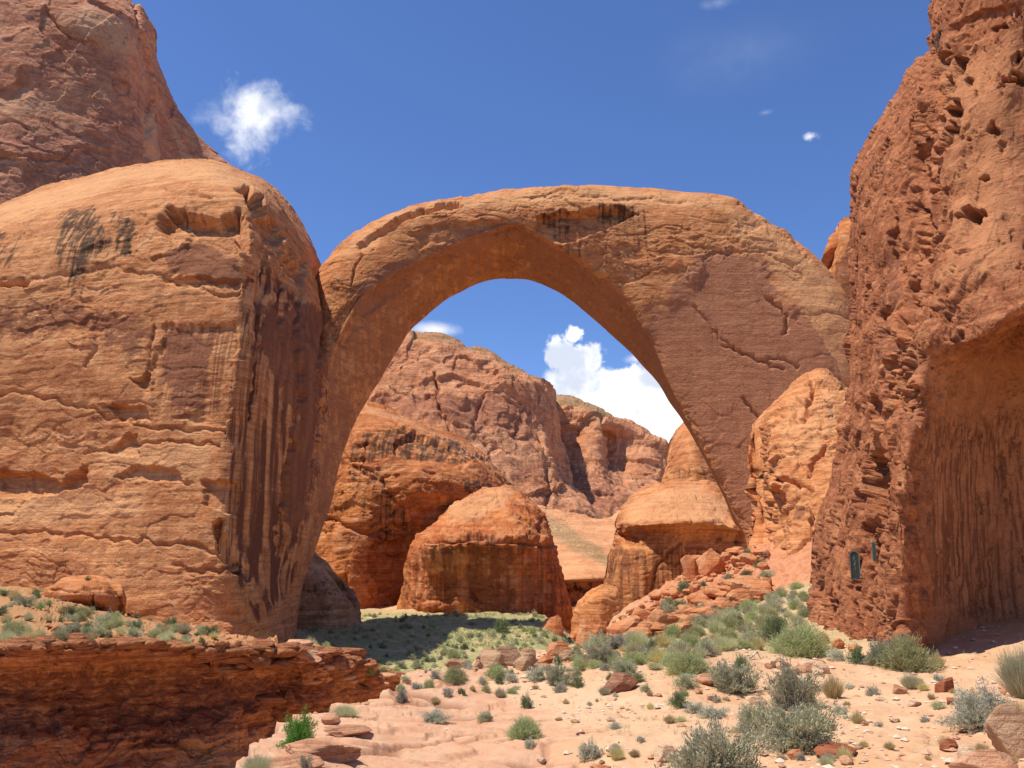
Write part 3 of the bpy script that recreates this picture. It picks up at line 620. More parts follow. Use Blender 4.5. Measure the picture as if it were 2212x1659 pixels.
# --- rounded butte in the middle
m_mid = sandstone('rust_butte_stone', U(155), (.60, .26, .105), (.45, .155, .065), varn=(.24, .10, .055), strata=.3, stre=.5, darkpatch=.4, ydir=4)
rock('sandstone_butte', [
    [(985, 1075, 203.5), (995, 1064, 203.5), (1020, 1057, 203.5), (1050, 1056, 202.4), (1075, 1055, 202.4), (1100, 1050, 202.4), (1118, 1056, 202.4), (1145, 1078, 202.4), (1165, 1100, 203.5), (1170, 1110, 205.7)],
    [(935, 1135, 193.6), (975, 1100, 191.4), (1010, 1085, 189.2), (1050, 1080, 187.0), (1080, 1080, 187.0), (1110, 1082, 188.1), (1135, 1092, 189.2), (1155, 1105, 191.4), (1172, 1118, 195.8), (1178, 1125, 202.4)],
    [(900, 1162, 184.0), (945, 1145, 181.5), (985, 1130, 179.3), (1030, 1130, 177.1), (1070, 1130, 176.0), (1110, 1130, 176.0), (1140, 1135, 178.2), (1165, 1140, 182.6), (1180, 1145, 190.3), (1186, 1150, 200.2)],
    [(885, 1185, 178.7), (925, 1172, 169.7), (975, 1165, 166.4), (1030, 1168, 165.3), (1075, 1170, 165.3), (1115, 1170, 167.5), (1150, 1172, 170.8), (1175, 1178, 176.3), (1192, 1180, 184.0), (1200, 1182, 196.2)],
    [(872, 1260, 182.5), (905, 1255, 173.5), (960, 1250, 170.0), (1030, 1250, 168.9), (1085, 1250, 168.9), (1125, 1250, 171.1), (1165, 1250, 174.4), (1190, 1250, 178.8), (1205, 1250, 186.5), (1216, 1250, 200.8)],
    [(858, 1320, 183.8), (895, 1320, 173.9), (960, 1320, 170.6), (1030, 1320, 168.4), (1085, 1320, 168.4), (1130, 1320, 170.6), (1175, 1320, 173.9), (1205, 1320, 179.4), (1225, 1320, 187.1), (1236, 1320, 201.4)],
    [(840, 1400, 184.8), (885, 1400, 174.9), (960, 1400, 171.6), (1030, 1400, 169.4), (1085, 1400, 169.4), (1130, 1400, 171.6), (1180, 1400, 174.9), (1212, 1400, 180.4), (1232, 1400, 188.1), (1246, 1400, 202.4)]],
    'rounded rust-orange butte with a knobby layered cap standing in the middle of the valley', 'butte', m_mid, sp=1.8, u=U(155), seed=53, back=28,
    style=dict(big=5, bigs=70, plates=[(3.4, 40, 1.2), (1.6, 16, .7)], seams=[(3, 44, 2.2), (1.4, 20, 1.5)], strata=[(3.6, 19), (1.4, 8)], tilt=.05, fine=1.1, rmin=.6, vert=(5, 44)), rnd=(12, 14, 6, 0),
    dents=[([(1010, 1175), (1060, 1180), (1100, 1175), (1115, 1200), (1105, 1330), (1060, 1345), (1020, 1300), (1000, 1240)], 13, 7, .5), ([(930, 1240), (960, 1225), (975, 1290), (940, 1290)], 6, 6, .3),
           ([(1130, 1180), (1150, 1185), (1150, 1260), (1130, 1300), (1118, 1250)], 8, 5, .5), ([(1180, 1190), (1190, 1190), (1195, 1330), (1178, 1330)], 9, 4, 1)],
    cracks=[([(900, 1170), (960, 1168), (1060, 1165), (1110, 1172), (1190, 1178)], 5, 18), ([(1165, 1120), (1172, 1200), (1165, 1330)], 4, 9), ([(975, 1120), (1040, 1112), (1100, 1125)], 3, 5), ([(960, 1140), (1050, 1135), (1120, 1150)], 3, 5)],
    paint=[('black', [(960, 1150), (1100, 1150), (1110, 1180), (990, 1180)], 10, .55), ('varnish_shade', [(1010, 1180), (1110, 1180), (1120, 1330), (1060, 1350), (1010, 1300)], 18, .55), ('streak', [(900, 1180), (1200, 1180), (1230, 1350), (860, 1350)], 15, .6),  # dark varnish, plus seam and alcove shade put into the colour
           ('pale', [(985, 1065), (1060, 1060), (1110, 1055), (1090, 1100), (1040, 1120), (960, 1130)], 14, .7)])
# --- right dome under the arch
m_dome = sandstone('tan_dome_stone', U(160), (.64, .33, .15), (.52, .22, .095), varn=(.26, .12, .075), strata=.45, stre=.35, ydir=4)
rock('sandstone_dome', [
    [(1372, 1066, 214.0), (1395, 1052, 214.0), (1425, 1042, 214.0), (1465, 1036, 214.0), (1510, 1034, 214.0), (1550, 1042, 214.0), (1620, 1085, 214.0)],
    [(1350, 1086, 206.0), (1375, 1074, 200.0), (1415, 1062, 196.0), (1465, 1054, 194.0), (1515, 1054, 194.0), (1560, 1064, 196.0), (1640, 1100, 202.0)],
    [(1335, 1112, 200.0), (1360, 1104, 190.0), (1405, 1096, 184.0), (1465, 1090, 181.0), (1525, 1092, 182.0), (1575, 1104, 186.0), (1660, 1130, 191.0)],
    [(1330, 1138, 193.0), (1354, 1136, 181.0), (1400, 1132, 173.0), (1470, 1130, 170.0), (1535, 1130, 171.0), (1595, 1140, 175.0), (1680, 1155, 188.2)],
    [(1330, 1152, 196.0), (1354, 1152, 185.0), (1400, 1150, 177.0), (1475, 1150, 174.0), (1540, 1150, 176.0), (1605, 1162, 180.4), (1700, 1170, 188.7)],
    [(1316, 1200, 197.8), (1340, 1200, 183.8), (1390, 1200, 175.8), (1470, 1200, 173.8), (1550, 1200, 174.8), (1610, 1205, 179.9), (1700, 1210, 188.1)],
    [(1305, 1280, 198.6), (1328, 1280, 183.6), (1380, 1280, 175.6), (1470, 1280, 173.6), (1550, 1280, 174.6), (1610, 1280, 179.6), (1700, 1280, 186.6)],
    [(1296, 1400, 200.8), (1322, 1400, 184.8), (1380, 1400, 176.8), (1470, 1400, 174.8), (1550, 1400, 174.8), (1610, 1400, 178.8), (1700, 1400, 184.8)]],
    'broad pale sandstone dome with bulging flat cap just inside the arch\'s right leg', 'rock dome', m_dome, sp=2.0, u=U(155), seed=61, back=40,
    style=dict(big=5, bigs=80, plates=[(2.6, 40, .8), (1.3, 16, .6)], seams=[(3, 44, 2.2), (1.4, 20, 1.5)], strata=[(2.0, 20), (.8, 8)], tilt=-.05, fine=.9), rnd=(12, 0, 6, 0),
    dents=[([(1330, 1152), (1372, 1150), (1385, 1165), (1365, 1200), (1350, 1195)], 14, 5, .5), ([(1480, 1160), (1530, 1150), (1610, 1150), (1600, 1190), (1540, 1215), (1500, 1230), (1470, 1200)], 12, 6, .4),
           ([(1395, 1250), (1420, 1240), (1425, 1290), (1400, 1300)], 10, 4, .4)],
    cracks=[([(1335, 1140), (1400, 1138), (1480, 1142), (1560, 1130), (1620, 1150)], 5, 8), ([(1430, 1040), (1500, 1036), (1560, 1048)], 4, 8), ([(1390, 1300), (1420, 1220), (1470, 1170)], 4, 8)],
    paint=[('black', [(1330, 1142), (1450, 1135), (1560, 1125), (1620, 1150), (1610, 1180), (1480, 1160), (1340, 1160)], 12, .3), ('pale', [(1350, 1080), (1500, 1040), (1580, 1080), (1560, 1125), (1340, 1130)], 16, .6), ('streak', [(1310, 1180), (1620, 1190), (1560, 1300), (1300, 1340)], 15, .8),  # faint black strip puts the shade under the cap into the colour
           ('pale', [(1470, 920), (1520, 930), (1540, 1000), (1450, 1000)], 10, .4), ('black', [(1460, 1010), (1550, 1010), (1560, 1030), (1470, 1030)], 8, .5)])
rock('rock_pinnacle', [
    [(1462, 935, 262), (1472, 916, 262), (1484, 906, 262), (1494, 906, 262), (1512, 922, 262), (1535, 952, 262), (1600, 1010, 262)],
    [(1450, 975, 256), (1464, 950, 250), (1480, 938, 247), (1500, 938, 246), (1524, 960, 247), (1550, 990, 250), (1620, 1040, 256)],
    [(1438, 1015, 252), (1458, 1000, 244), (1480, 992, 240), (1505, 994, 238), (1532, 1008, 240), (1562, 1030, 245), (1640, 1060, 252)],
    [(1425, 1060, 250), (1452, 1056, 241), (1480, 1054, 236), (1508, 1054, 234), (1540, 1056, 236), (1575, 1070, 241), (1660, 1090, 250)],
    [(1410, 1200, 248), (1440, 1200, 238), (1480, 1200, 232), (1512, 1200, 230), (1548, 1200, 232), (1590, 1200, 238), (1680, 1200, 248)]],
    'pointed pale rock knob rising behind the capped dome inside the arch', 'rock pinnacle', m_dome, sp=1.8, u=U(240), seed=62, back=24,
    style=dict(big=3, bigs=60, plates=[(2.4, 30, .7), (1.2, 13, .6)], strata=[(1.6, 12)], seams=[(2, 22, 1.6)], fine=.9), rnd=(8, 0, 4, 0), paint=[('black', [(1460, 1008), (1560, 1010), (1570, 1036), (1460, 1036)], 10, .5)])
rock('rock_slab', [
    [(1250, 1300, 172), (1275, 1275, 172), (1300, 1262, 172), (1330, 1262, 174)],
    [(1243, 1315, 168), (1268, 1292, 165), (1298, 1280, 164), (1335, 1280, 166)],
    [(1238, 1335, 166), (1262, 1325, 163), (1296, 1320, 162), (1340, 1320, 164)],
    [(1232, 1390, 166), (1258, 1390, 161), (1296, 1390, 160), (1345, 1390, 162)]],
    'leaning orange slab at the foot of the gap between butte and right dome', 'rock slab', m_dome, sp=2.0, u=U(160), seed=63, back=10,
    style=dict(big=4, bigs=40, plates=[(2.6, 24, .8)], strata=[(1.0, 9)], fine=.9), rnd=(6, 6, 6, 0))

# --- left rock mass
m_mas = sandstone('orange_massif_stone', U(95), (.64, .335, .165), (.53, .25, .12), varn=(.21, .095, .065), pale=(.70, .45, .26), strata=.4, stre=.3, ydir=5)
LX = [-900, -400, 0, 130, 260, 380, 470, 528, 560, 620, 680, 715]
def lrow(ys, Ys, xs=LX): return [(x, y, D) for x, y, D in zip(xs, ys, Ys)]
rock('rock_dome', [
    lrow([640, 560, 440, 402, 368, 345, 347, 362, 385, 440, 510, 575], [155, 150, 142, 140, 138, 137, 138, 140, 142, 146, 150, 156], [-900, -400, 0, 100, 220, 360, 450, 510, 570, 625, 665, 690]),
    lrow([660, 590, 462, 430, 400, 372, 368, 385, 405, 458, 530, 610], [125, 120, 117, 115, 114, 113, 112, 113, 117, 126, 138, 150], [-900, -400, 0, 110, 240, 370, 455, 515, 568, 622, 672, 700]),
    lrow([690, 620, 500, 475, 450, 425, 415, 420, 440, 500, 570, 650], [112, 107, 103, 101, 99, 97, 97, 97, 101, 114, 130, 146], [-900, -400, 0, 120, 250, 375, 460, 522, 565, 620, 678, 708]),
    lrow([730, 670, 570, 560, 550, 540, 530, 530, 530, 560, 610, 700], [107, 102, 98, 96, 94, 92, 91, 91, 94, 104, 122, 140]),
    lrow([760, 720, 640, 640, 640, 630, 625, 620, 620, 640, 690, 760], [105, 100, 96, 94, 92, 90, 89, 89, 92, 101, 114, 134], [-900, -400, 0, 130, 260, 380, 465, 520, 560, 625, 680, 714]),
    lrow([830, 800, 740, 740, 740, 735, 730, 725, 725, 740, 770, 830], [104, 99, 95.5, 93, 91, 89, 88, 87.5, 90, 98, 108, 128], [-900, -400, 0, 130, 260, 375, 455, 512, 555, 625, 685, 716]),
    lrow([910, 890, 850, 850, 850, 850, 845, 840, 840, 850, 870, 900], [103, 98.5, 95, 92.5, 90, 88, 87, 86.5, 89, 97, 107, 124], [-900, -400, 0, 130, 255, 365, 445, 505, 550, 620, 680, 712]),
    lrow([1000, 990, 960, 960, 960, 960, 955, 950, 950, 955, 970, 990], [102, 98, 94.5, 92, 89.5, 87.5, 86.5, 86, 88, 96, 106, 120], [-900, -400, 0, 130, 255, 360, 440, 488, 535, 605, 665, 700]),
    lrow([1080, 1070, 1050, 1055, 1060, 1065, 1060, 1055, 1050, 1055, 1065, 1080], [101, 97, 93.5, 91, 88.5, 87, 86, 85.5, 87, 95, 105, 118], [-900, -400, 0, 130, 255, 360, 430, 475, 520, 590, 650, 690]),
    lrow([1140, 1140, 1130, 1140, 1150, 1150, 1150, 1150, 1150, 1150, 1155, 1165], [100, 96, 92, 90, 87.5, 86, 85, 84.5, 86, 95, 105, 116], [-900, -400, 0, 130, 250, 350, 420, 462, 505, 580, 635, 670]),
    lrow([1200, 1200, 1200, 1210, 1230, 1240, 1245, 1250, 1250, 1250, 1250, 1260], [99, 95, 91, 88.5, 86, 85, 84.5, 84, 86, 94, 105, 114], [-900, -400, 0, 130, 250, 360, 440, 490, 525, 575, 615, 650]),
    lrow([1270, 1270, 1280, 1295, 1320, 1345, 1350, 1350, 1345, 1340, 1340, 1345], [98, 94, 90, 87.5, 85, 84, 84, 85, 88, 95, 104, 113], [-900, -400, 0, 130, 250, 380, 460, 520, 555, 590, 615, 640]),
    lrow([1420, 1420, 1440, 1440, 1450, 1450, 1450, 1450, 1450, 1450, 1440, 1440], [96, 92, 88, 85.5, 83, 82, 82, 84, 88, 95, 104, 112], [-900, -400, 0, 130, 250, 380, 460, 525, 560, 590, 615, 635])],
    'huge rounded orange sandstone dome filling the left side with a sheer shaded flank', 'rock dome', m_mas, sp=2.0, u=U(92), seed=71, back=50, bdir=(-.75, .6, -.1),
    style=dict(big=8, bigs=150, plates=[(3.4, 90, .45), (1.3, 26, .35), (.5, 9, .4)], strata=[(1.6, 46), (.9, 12)], seams=[(2.6, 110, 2.6), (1.5, 30, 1.6)], tilt=.0, wav=26, fine=.7), rnd=(0, 8, 0, 0), wamp=8, calm=[([(545, 640), (640, 660), (720, 700), (720, 1300), (480, 1300), (470, 1180), (520, 900)], 30, .45)],
    dents=[([(330, 470), (360, 440), (400, 450), (480, 465), (520, 450), (540, 500), (545, 560), (500, 520), (440, 515), (380, 530), (345, 515)], 52, 12, .15),
           ([(500, 400), (545, 400), (580, 440), (620, 520), (660, 600), (640, 620), (590, 560), (555, 500), (530, 440)], 40, 10, .6),
           ([(350, 398), (420, 410), (480, 425), (460, 432), (380, 420)], 20, 4, .3), ([(340, 600), (420, 590), (530, 600), (528, 625), (430, 615), (350, 612)], 16, 5, .3),
           ([(348, 690), (400, 700), (450, 690), (520, 695), (515, 780), (500, 900), (470, 925), (330, 895), (322, 800)], 9, 8, .3),
           ([(280, 820), (320, 795), (325, 850), (300, 835)], 24, 4, .3), ([(230, 870), (320, 880), (330, 910), (300, 905), (250, 915)], 20, 5, .2),
           ([(-300, 605), (60, 605), (60, 616), (-300, 618)], 20, 4, 1), ([(-200, 1005), (80, 1018), (130, 1035), (180, 1010), (200, 1045), (150, 1060), (60, 1075), (-200, 1060)], 40, 7, .2),
           ([(240, 1030), (270, 1010), (340, 1000), (390, 1020), (420, 1050), (330, 1045)], 20, 5, .3), ([(460, 1130), (490, 1115), (490, 1150), (530, 1240), (500, 1235), (470, 1190)], 32, 5, .6),
           ([(430, 1040), (520, 1040), (520, 1120), (440, 1090)], 16, 6, .4), ([(220, 965), (260, 945), (300, 940), (300, 990), (240, 985)], 16, 5, .2)],
    cracks=[([(-200, 600), (60, 605), (160, 590), (240, 575), (330, 592), (420, 615), (480, 640), (520, 628)], 4, 5), ([(-200, 855), (60, 850), (160, 875), (240, 900), (320, 925), (480, 930)], 4, 7),
            ([(180, 975), (260, 960), (340, 955), (470, 962)], 3, 6), ([(-200, 1140), (100, 1150), (260, 1165), (420, 1175), (540, 1240)], 4, 6),
            ([(690, 580), (712, 690), (690, 780), (700, 900), (680, 1000)], 7, 16), ([(620, 560), (600, 660), (610, 740)], 5, 12), ([(655, 560), (640, 700), (650, 850), (625, 1000), (600, 1200)], 6, 16), ([(570, 520), (560, 700), (545, 900)], 5, 14),
            ([(335, 700), (322, 760), (326, 810)], 3, 6), ([(205, 690), (212, 760), (190, 790)], 4, 5), ([(380, 1220), (440, 1235), (520, 1230)], 4, 5)],
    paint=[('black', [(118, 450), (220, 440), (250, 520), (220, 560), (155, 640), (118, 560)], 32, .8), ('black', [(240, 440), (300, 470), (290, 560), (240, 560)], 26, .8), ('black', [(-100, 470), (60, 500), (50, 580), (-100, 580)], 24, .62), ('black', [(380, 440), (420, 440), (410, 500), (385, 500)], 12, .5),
           ('varnish_shade', [(345, 540), (440, 520), (520, 560), (530, 620), (430, 600), (350, 590)], 22, .7), ('varnish_shade', [(-200, 660), (100, 640), (300, 660), (340, 720), (300, 800), (180, 720), (-200, 760)], 50, .56),
           ('streak', [(345, 705), (430, 690), (520, 705), (500, 880), (440, 900), (335, 895), (330, 800)], 40, .6), ('varnish_shade', [(340, 700), (470, 705), (450, 770), (440, 900), (350, 895), (345, 800)], 46, .72),
           ('streak', [(528, 620), (560, 560), (640, 640), (715, 700), (710, 900), (640, 1250), (560, 1350), (470, 1200), (500, 900)], 14, 1.0), ('varnish_shade', [(560, 660), (710, 660), (690, 1000), (640, 1200), (600, 1100), (640, 900), (560, 780)], 40, .85),  # streaks and varnish; the flank's shade is deepened through this colour too
           ('pale', [(0, 440), (220, 375), (360, 350), (480, 352), (560, 400), (480, 395), (360, 385), (220, 420), (0, 480)], 20, .6), ('pale', [(-300, 1080), (100, 1070), (300, 1060), (300, 1120), (100, 1130), (-300, 1130)], 22, .7),
           ('pale', [(200, 960), (460, 960), (440, 1040), (240, 1040)], 20, .55), ('pale', [(480, 1110), (495, 1105), (500, 1160), (540, 1235), (520, 1232), (480, 1150)], 6, .7)])
# the boulder lodged against it
m_bld = sandstone('boulder_stone', U(75), (.62, .32, .15), (.52, .22, .10), strata=.4, stre=0, darkpatch=.3)
rock('perched_boulder', [
    [(118, 1262, 79), (135, 1250, 79), (165, 1243, 79), (200, 1243, 79), (225, 1248, 79), (242, 1258, 80)],
    [(100, 1272, 77), (130, 1262, 75), (165, 1258, 74.5), (200, 1258, 74.5), (230, 1264, 75.5), (256, 1282, 78)],
    [(93, 1290, 77), (125, 1285, 74), (165, 1283, 73), (200, 1283, 73), (235, 1288, 74), (263, 1300, 78)],
    [(100, 1308, 78), (125, 1305, 75), (165, 1305, 74), (200, 1310, 74), (235, 1315, 75), (262, 1318, 78.5)],
    [(115, 1322, 79), (130, 1325, 77), (165, 1330, 76), (200, 1335, 76), (235, 1335, 77), (256, 1328, 79)]],
    'big blocky orange boulder resting against the foot of the left dome above the scrubby bank', 'boulder', m_bld, sp=1.6, u=U(75), seed=73, back=4,
    style=dict(big=3, bigs=40, plates=[(2.2, 26, .6), (1, 10, .5)], strata=[(2.4, 14)], fine=.9), rnd=(8, 10, 6, 10), cracks=[([(185, 1270), (198, 1290), (195, 1325)], 3, 9), ([(110, 1275), (160, 1278), (220, 1270)], 2.5, 5)])

# --- natural arch
m_arch = sandstone('arch_stone', U(128), (.63, .315, .145), (.51, .225, .105), varn=(.36, .185, .125), pale=(.70, .44, .25), strata=.22, stre=.25, ydir=12)
ST = [  # O (outer), M (front lower edge), I (rear lower edge), front distance
 ((575, 1460), (612, 1460), (630, 1460), 113), ((588, 1330), (620, 1350), (640, 1360), 114), ((600, 1230), (632, 1250), (652, 1270), 115), ((622, 1120), (655, 1150), (688, 1160), 117), ((640, 1010), (675, 1040), (715, 1075), 119),
 ((655, 900), (694, 950), (740, 985), 121), ((668, 800), (705, 860), (770, 905), 122), ((676, 700), (722, 775), (812, 830), 123), ((680, 640), (752, 705), (848, 768), 124), ((690, 580), (790, 645), (882, 718), 125), ((730, 528), (826, 618), (915, 685), 126), ((790, 488), (892, 580), (966, 645), 126.5),
 ((850, 459), (945, 552), (1015, 618), 127), ((920, 437), (1000, 525), (1050, 606), 127.5), ((990, 425), (1060, 505), (1082, 601), 128), ((1065, 412), (1115, 492), (1139, 603), 128), ((1150, 406), (1155, 508), (1185, 619), 128), ((1240, 399), (1225, 548), (1234, 645), 128), ((1330, 402), (1284, 596), (1318, 720) , 128),
 ((1420, 408), (1330, 632), (1368, 767), 128), ((1500, 418), (1372, 680), (1396, 800), 127.5), ((1590, 432), (1410, 745), (1424, 833), 127), ((1640, 462), (1438, 812), (1447, 870), 126.5), ((1700, 500), (1474, 890), (1480, 912), 126), ((1752, 540), (1501, 938), (1504, 945), 125.5), ((1795, 588), (1534, 1002), (1538, 1010), 125),
 ((1830, 640), (1562, 1062), (1566, 1070), 124.5), ((1870, 740), (1584, 1110), (1588, 1120), 124), ((1900, 880), (1608, 1150), (1614, 1160), 123.5), ((1880, 1060), (1622, 1200), (1630, 1210), 123), ((1850, 1240), (1630, 1280), (1640, 1290), 122.5), ((1840, 1400), (1640, 1400), (1650, 1400), 122)]
def arch():
    S = np.array([[o, m, i] for o, m, i, _ in ST], float); D = np.array([s[3] for s in ST], float)
    loops = []
    for k in range(len(ST)):
        O, M, I = S[k]; Y = D[k]; th = 13.0
        if k < 6: th = 11
        lerp = lambda a, b, t: a+(b-a)*t
        loops.append([(*lerp(O, I, .10), Y+th*1.05), (*O, Y+6.5), (*lerp(O, M, .07), Y+3.2), (*lerp(O, M, .28), Y+.9), (*lerp(O, M, .6), Y), (*lerp(O, M, .9), Y+.2), (*M, Y+1.2), (*lerp(M, I, .4), Y+5), (*I, Y+th-1.5), (*lerp(I, O, .12), Y+th+1.0), (*lerp(I, O, .5), Y+th+2.5)])
    A = np.array(loops)       # stations x loop x 3
    W = unproj(A[..., 0], A[..., 1], A[..., 2])
    W = np.concatenate([W, A[..., :2]], -1)
    ts = []
    px = A[..., :2]
    d = np.linalg.norm(np.diff(px, axis=0), axis=-1).max(1)
    ts = [0.0]
    for k, l in enumerate(d): n = max(1, int(l/2.2)); ts += list(k+np.arange(1, n+1)/n)
    G = cr(W, np.array(ts))
    # closed loop direction
    nl = A.shape[1]; Gp = np.concatenate([G[:, -2:], G, G[:, :3]], 1)
    seg = np.array([10, 16, 46, 70, 60, 22, 40, 46, 8, 6, 10])*1
    tt = np.concatenate([k+np.arange(s)/s for k, s in enumerate(seg)])+2
    H = np.moveaxis(cr(np.moveaxis(Gp, 1, 0), tt), 0, 1)
    P = H[..., :3]; hx, hy = H[..., 3], H[..., 4]
    R, K = hx.shape; u = U(128)
    Pw = np.concatenate([P[:, -1:], P, P[:, :1]], 1)
    du = (Pw[:, 2:]-Pw[:, :-2]); dv = np.gradient(P, axis=0)
    n = np.cross(du, dv); n /= np.linalg.norm(n, axis=-1, keepdims=True)+1e-9
    cen = P.mean(1, keepdims=True)
    if np.mean(np.sum(n*(P-cen), -1)) < 0: n = -n; flip = True
    else: flip = False
    front = sst(-n[..., 1], 0.1, .5)
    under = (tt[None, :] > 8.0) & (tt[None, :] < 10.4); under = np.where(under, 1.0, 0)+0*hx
    stf = dict(big=6, bigs=120, plates=[(2.8, 56, .7), (1.1, 19, .5), (.5, 9, .5)], strata=[(1.4, 34), (.6, 11)], seams=[(3.5, 70, 2.2), (1.6, 28, 1.5)], tilt=.15, wav=30, fine=.7)
    stu = dict(big=4, bigs=130, plates=[(.8, 60, 1.8)], fine=.25)
    q = P/u
    dd = relief(q, stf, 81)*(1-under*.999)+relief(q, stu, 83)*under
    # smoother varnished face at lower right
    vp = [(1530, 560), (1600, 530), (1660, 590), (1740, 700), (1800, 830), (1830, 1000), (1700, 1200), (1620, 1160), (1500, 920), (1430, 790), (1400, 700), (1480, 640)]
    wx, wy = warp2(hx, hy, 7, seed=81); sdv = poly_sd(wx, wy, vp)
    sm = sst(sdv, -10, 25)*front
    dd = dd*(1-.72*sm)-2.0*sm
    def dent(poly, dep, soft, kb):
        s = poly_sd(wx, wy, poly); ys = [p[1] for p in poly]; t = np.clip((wy-min(ys))/(max(ys)-min(ys)), 0, 1)
        return -dep*sst(s, 0, soft)*(1+(kb-1)*t)*front
    dd = dd+dent([(1160, 470), (1230, 450), (1330, 440), (1380, 455), (1330, 490), (1250, 520), (1190, 530), (1150, 500)], 30, 7, .5)
    dd = dd+dent([(770, 520), (860, 465), (980, 430), (1000, 440), (900, 470), (840, 505), (780, 560)], 24, 5, .3)
    dd = dd+dent([(880, 500), (960, 480), (1080, 470), (1130, 500), (1060, 520), (950, 530), (900, 540)], 8, 8, .5)
    dd = dd+dent([(700, 700), (760, 640), (860, 590), (960, 545), (990, 560), (880, 620), (800, 680), (740, 760)], 8, 7, .6)
    for pl, wd, dep in [([(760, 610), (775, 560), (800, 530)], 3, 9), ([(1560, 750), (1600, 760), (1640, 775), (1690, 800)], 3, 7), ([(1640, 780), (1690, 770), (1720, 790)], 3, 6), ([(1600, 860), (1640, 910), (1665, 950)], 3, 8), ([(1500, 660), (1550, 720), (1590, 760)], 3, 4),
                        ([(1460, 520), (1560, 545), (1650, 540), (1740, 590)], 3, 4), ([(1600, 440), (1680, 490), (1750, 560)], 3, 5), ([(1660, 640), (1700, 680), (1700, 720)], 4, 8), ([(1180, 415), (1330, 425), (1480, 430)], 3, 4)]:
        dd = dd-dep*np.exp(-(line_d(wx, wy, pl)/wd)**2)*front
    P = P+n*(dd*u)[..., None]
    at = {k: np.zeros((R, K)) for k in ('varnish_shade', 'black', 'pale', 'scrub', 'streak')}
    def pt(a, poly, soft, val, msk=1.0): at[a] = np.maximum(at[a], val*sst(poly_sd(*warp2(hx, hy, max(4, soft*.4), 30, 9), poly), -soft*.4, soft*.6)*msk)
    pt('varnish_shade', [(1500, 540), (1600, 525), (1670, 590), (1740, 700), (1800, 830), (1850, 1000), (1720, 1240), (1600, 1200), (1480, 920), (1400, 790), (1380, 700), (1440, 620)], 70, .82, front); pt('varnish_shade', [(1660, 660), (1720, 660), (1810, 780), (1830, 900), (1700, 900), (1680, 780)], 10, .9, front); pt('pale', [(1560, 440), (1650, 470), (1800, 600), (1850, 760), (1820, 830), (1740, 690), (1660, 570), (1580, 500)], 20, .6, front)
    pt('pale', [(700, 560), (850, 460), (1060, 412), (1330, 402), (1580, 432), (1560, 455), (1320, 435), (1080, 440), (880, 475), (760, 550)], 14, .65, front)
    pt('black', [(1160, 450), (1380, 440), (1400, 600), (1370, 620), (1300, 560), (1180, 545)], 22, .36, front); pt('black', [(1290, 430), (1380, 440), (1370, 475), (1290, 478)], 10, .7, front); pt('black', [(1160, 455), (1235, 450), (1230, 505), (1190, 510)], 12, .6, front); pt('black', [(1375, 440), (1405, 450), (1408, 600), (1385, 600)], 8, .5, front)
    pt('varnish_shade', [(760, 620), (840, 560), (900, 560), (1000, 490), (1120, 470), (1160, 520), (1060, 540), (960, 570), (860, 640), (780, 700)], 18, .62)
    pt('varnish_shade', [(800, 640), (870, 590), (920, 580), (900, 610), (840, 660), (800, 690)], 20, .75)
    at['streak'] = np.maximum(at['streak'], under*.4); at['varnish_shade'] = np.maximum(at['varnish_shade'], under*(.42+.2*sst(hx, 1080, 1160)))  # streaked varnish, with the underside's shade put into the colour, deeper to the right
    pt('varnish_shade', [(680, 800), (730, 800), (720, 900), (690, 1100), (650, 1200), (640, 1100)], 16, .6)
    fq = gridfaces(R, K, 0, True)
    if not flip: fq = fq[:, ::-1]
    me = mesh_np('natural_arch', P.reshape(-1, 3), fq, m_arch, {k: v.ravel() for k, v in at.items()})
    return thing('natural_arch', me, 'immense sandstone arch spanning the valley from the left dome to the right cliffs', 'natural arch')
ARCH = arch()

# --- far cliff peeping out right of the arch
rock('sandstone_cliff', [
    [(1800, 560, 200), (1815, 500, 200), (1835, 468, 200), (2150, 380, 200)], [(1796, 590, 192), (1812, 530, 188), (1838, 500, 186), (2150, 430, 186)],
    [(1800, 650, 186), (1818, 640, 182), (1840, 640, 180), (2150, 640, 180)], [(1800, 800, 184), (1820, 800, 180), (1840, 800, 178), (2150, 800, 178)], [(1800, 1100, 184), (1820, 1100, 180), (1840, 1100, 178), (2150, 1100, 178)]],
    'sliver of brown cliff visible between the arch\'s right shoulder and the near right wall', 'cliff', m_but, sp=2.0, u=U(180), seed=91, back=20,
    style=dict(big=4, bigs=50, plates=[(4, 30, 1.4), (1.6, 13, 1)], strata=[(1.2, 14)], tilt=-.6, fine=1), rnd=(8, 0, 0, 0), paint=[('varnish_shade', [(1800, 570), (1850, 500), (1850, 650), (1800, 650)], 10, .6)])

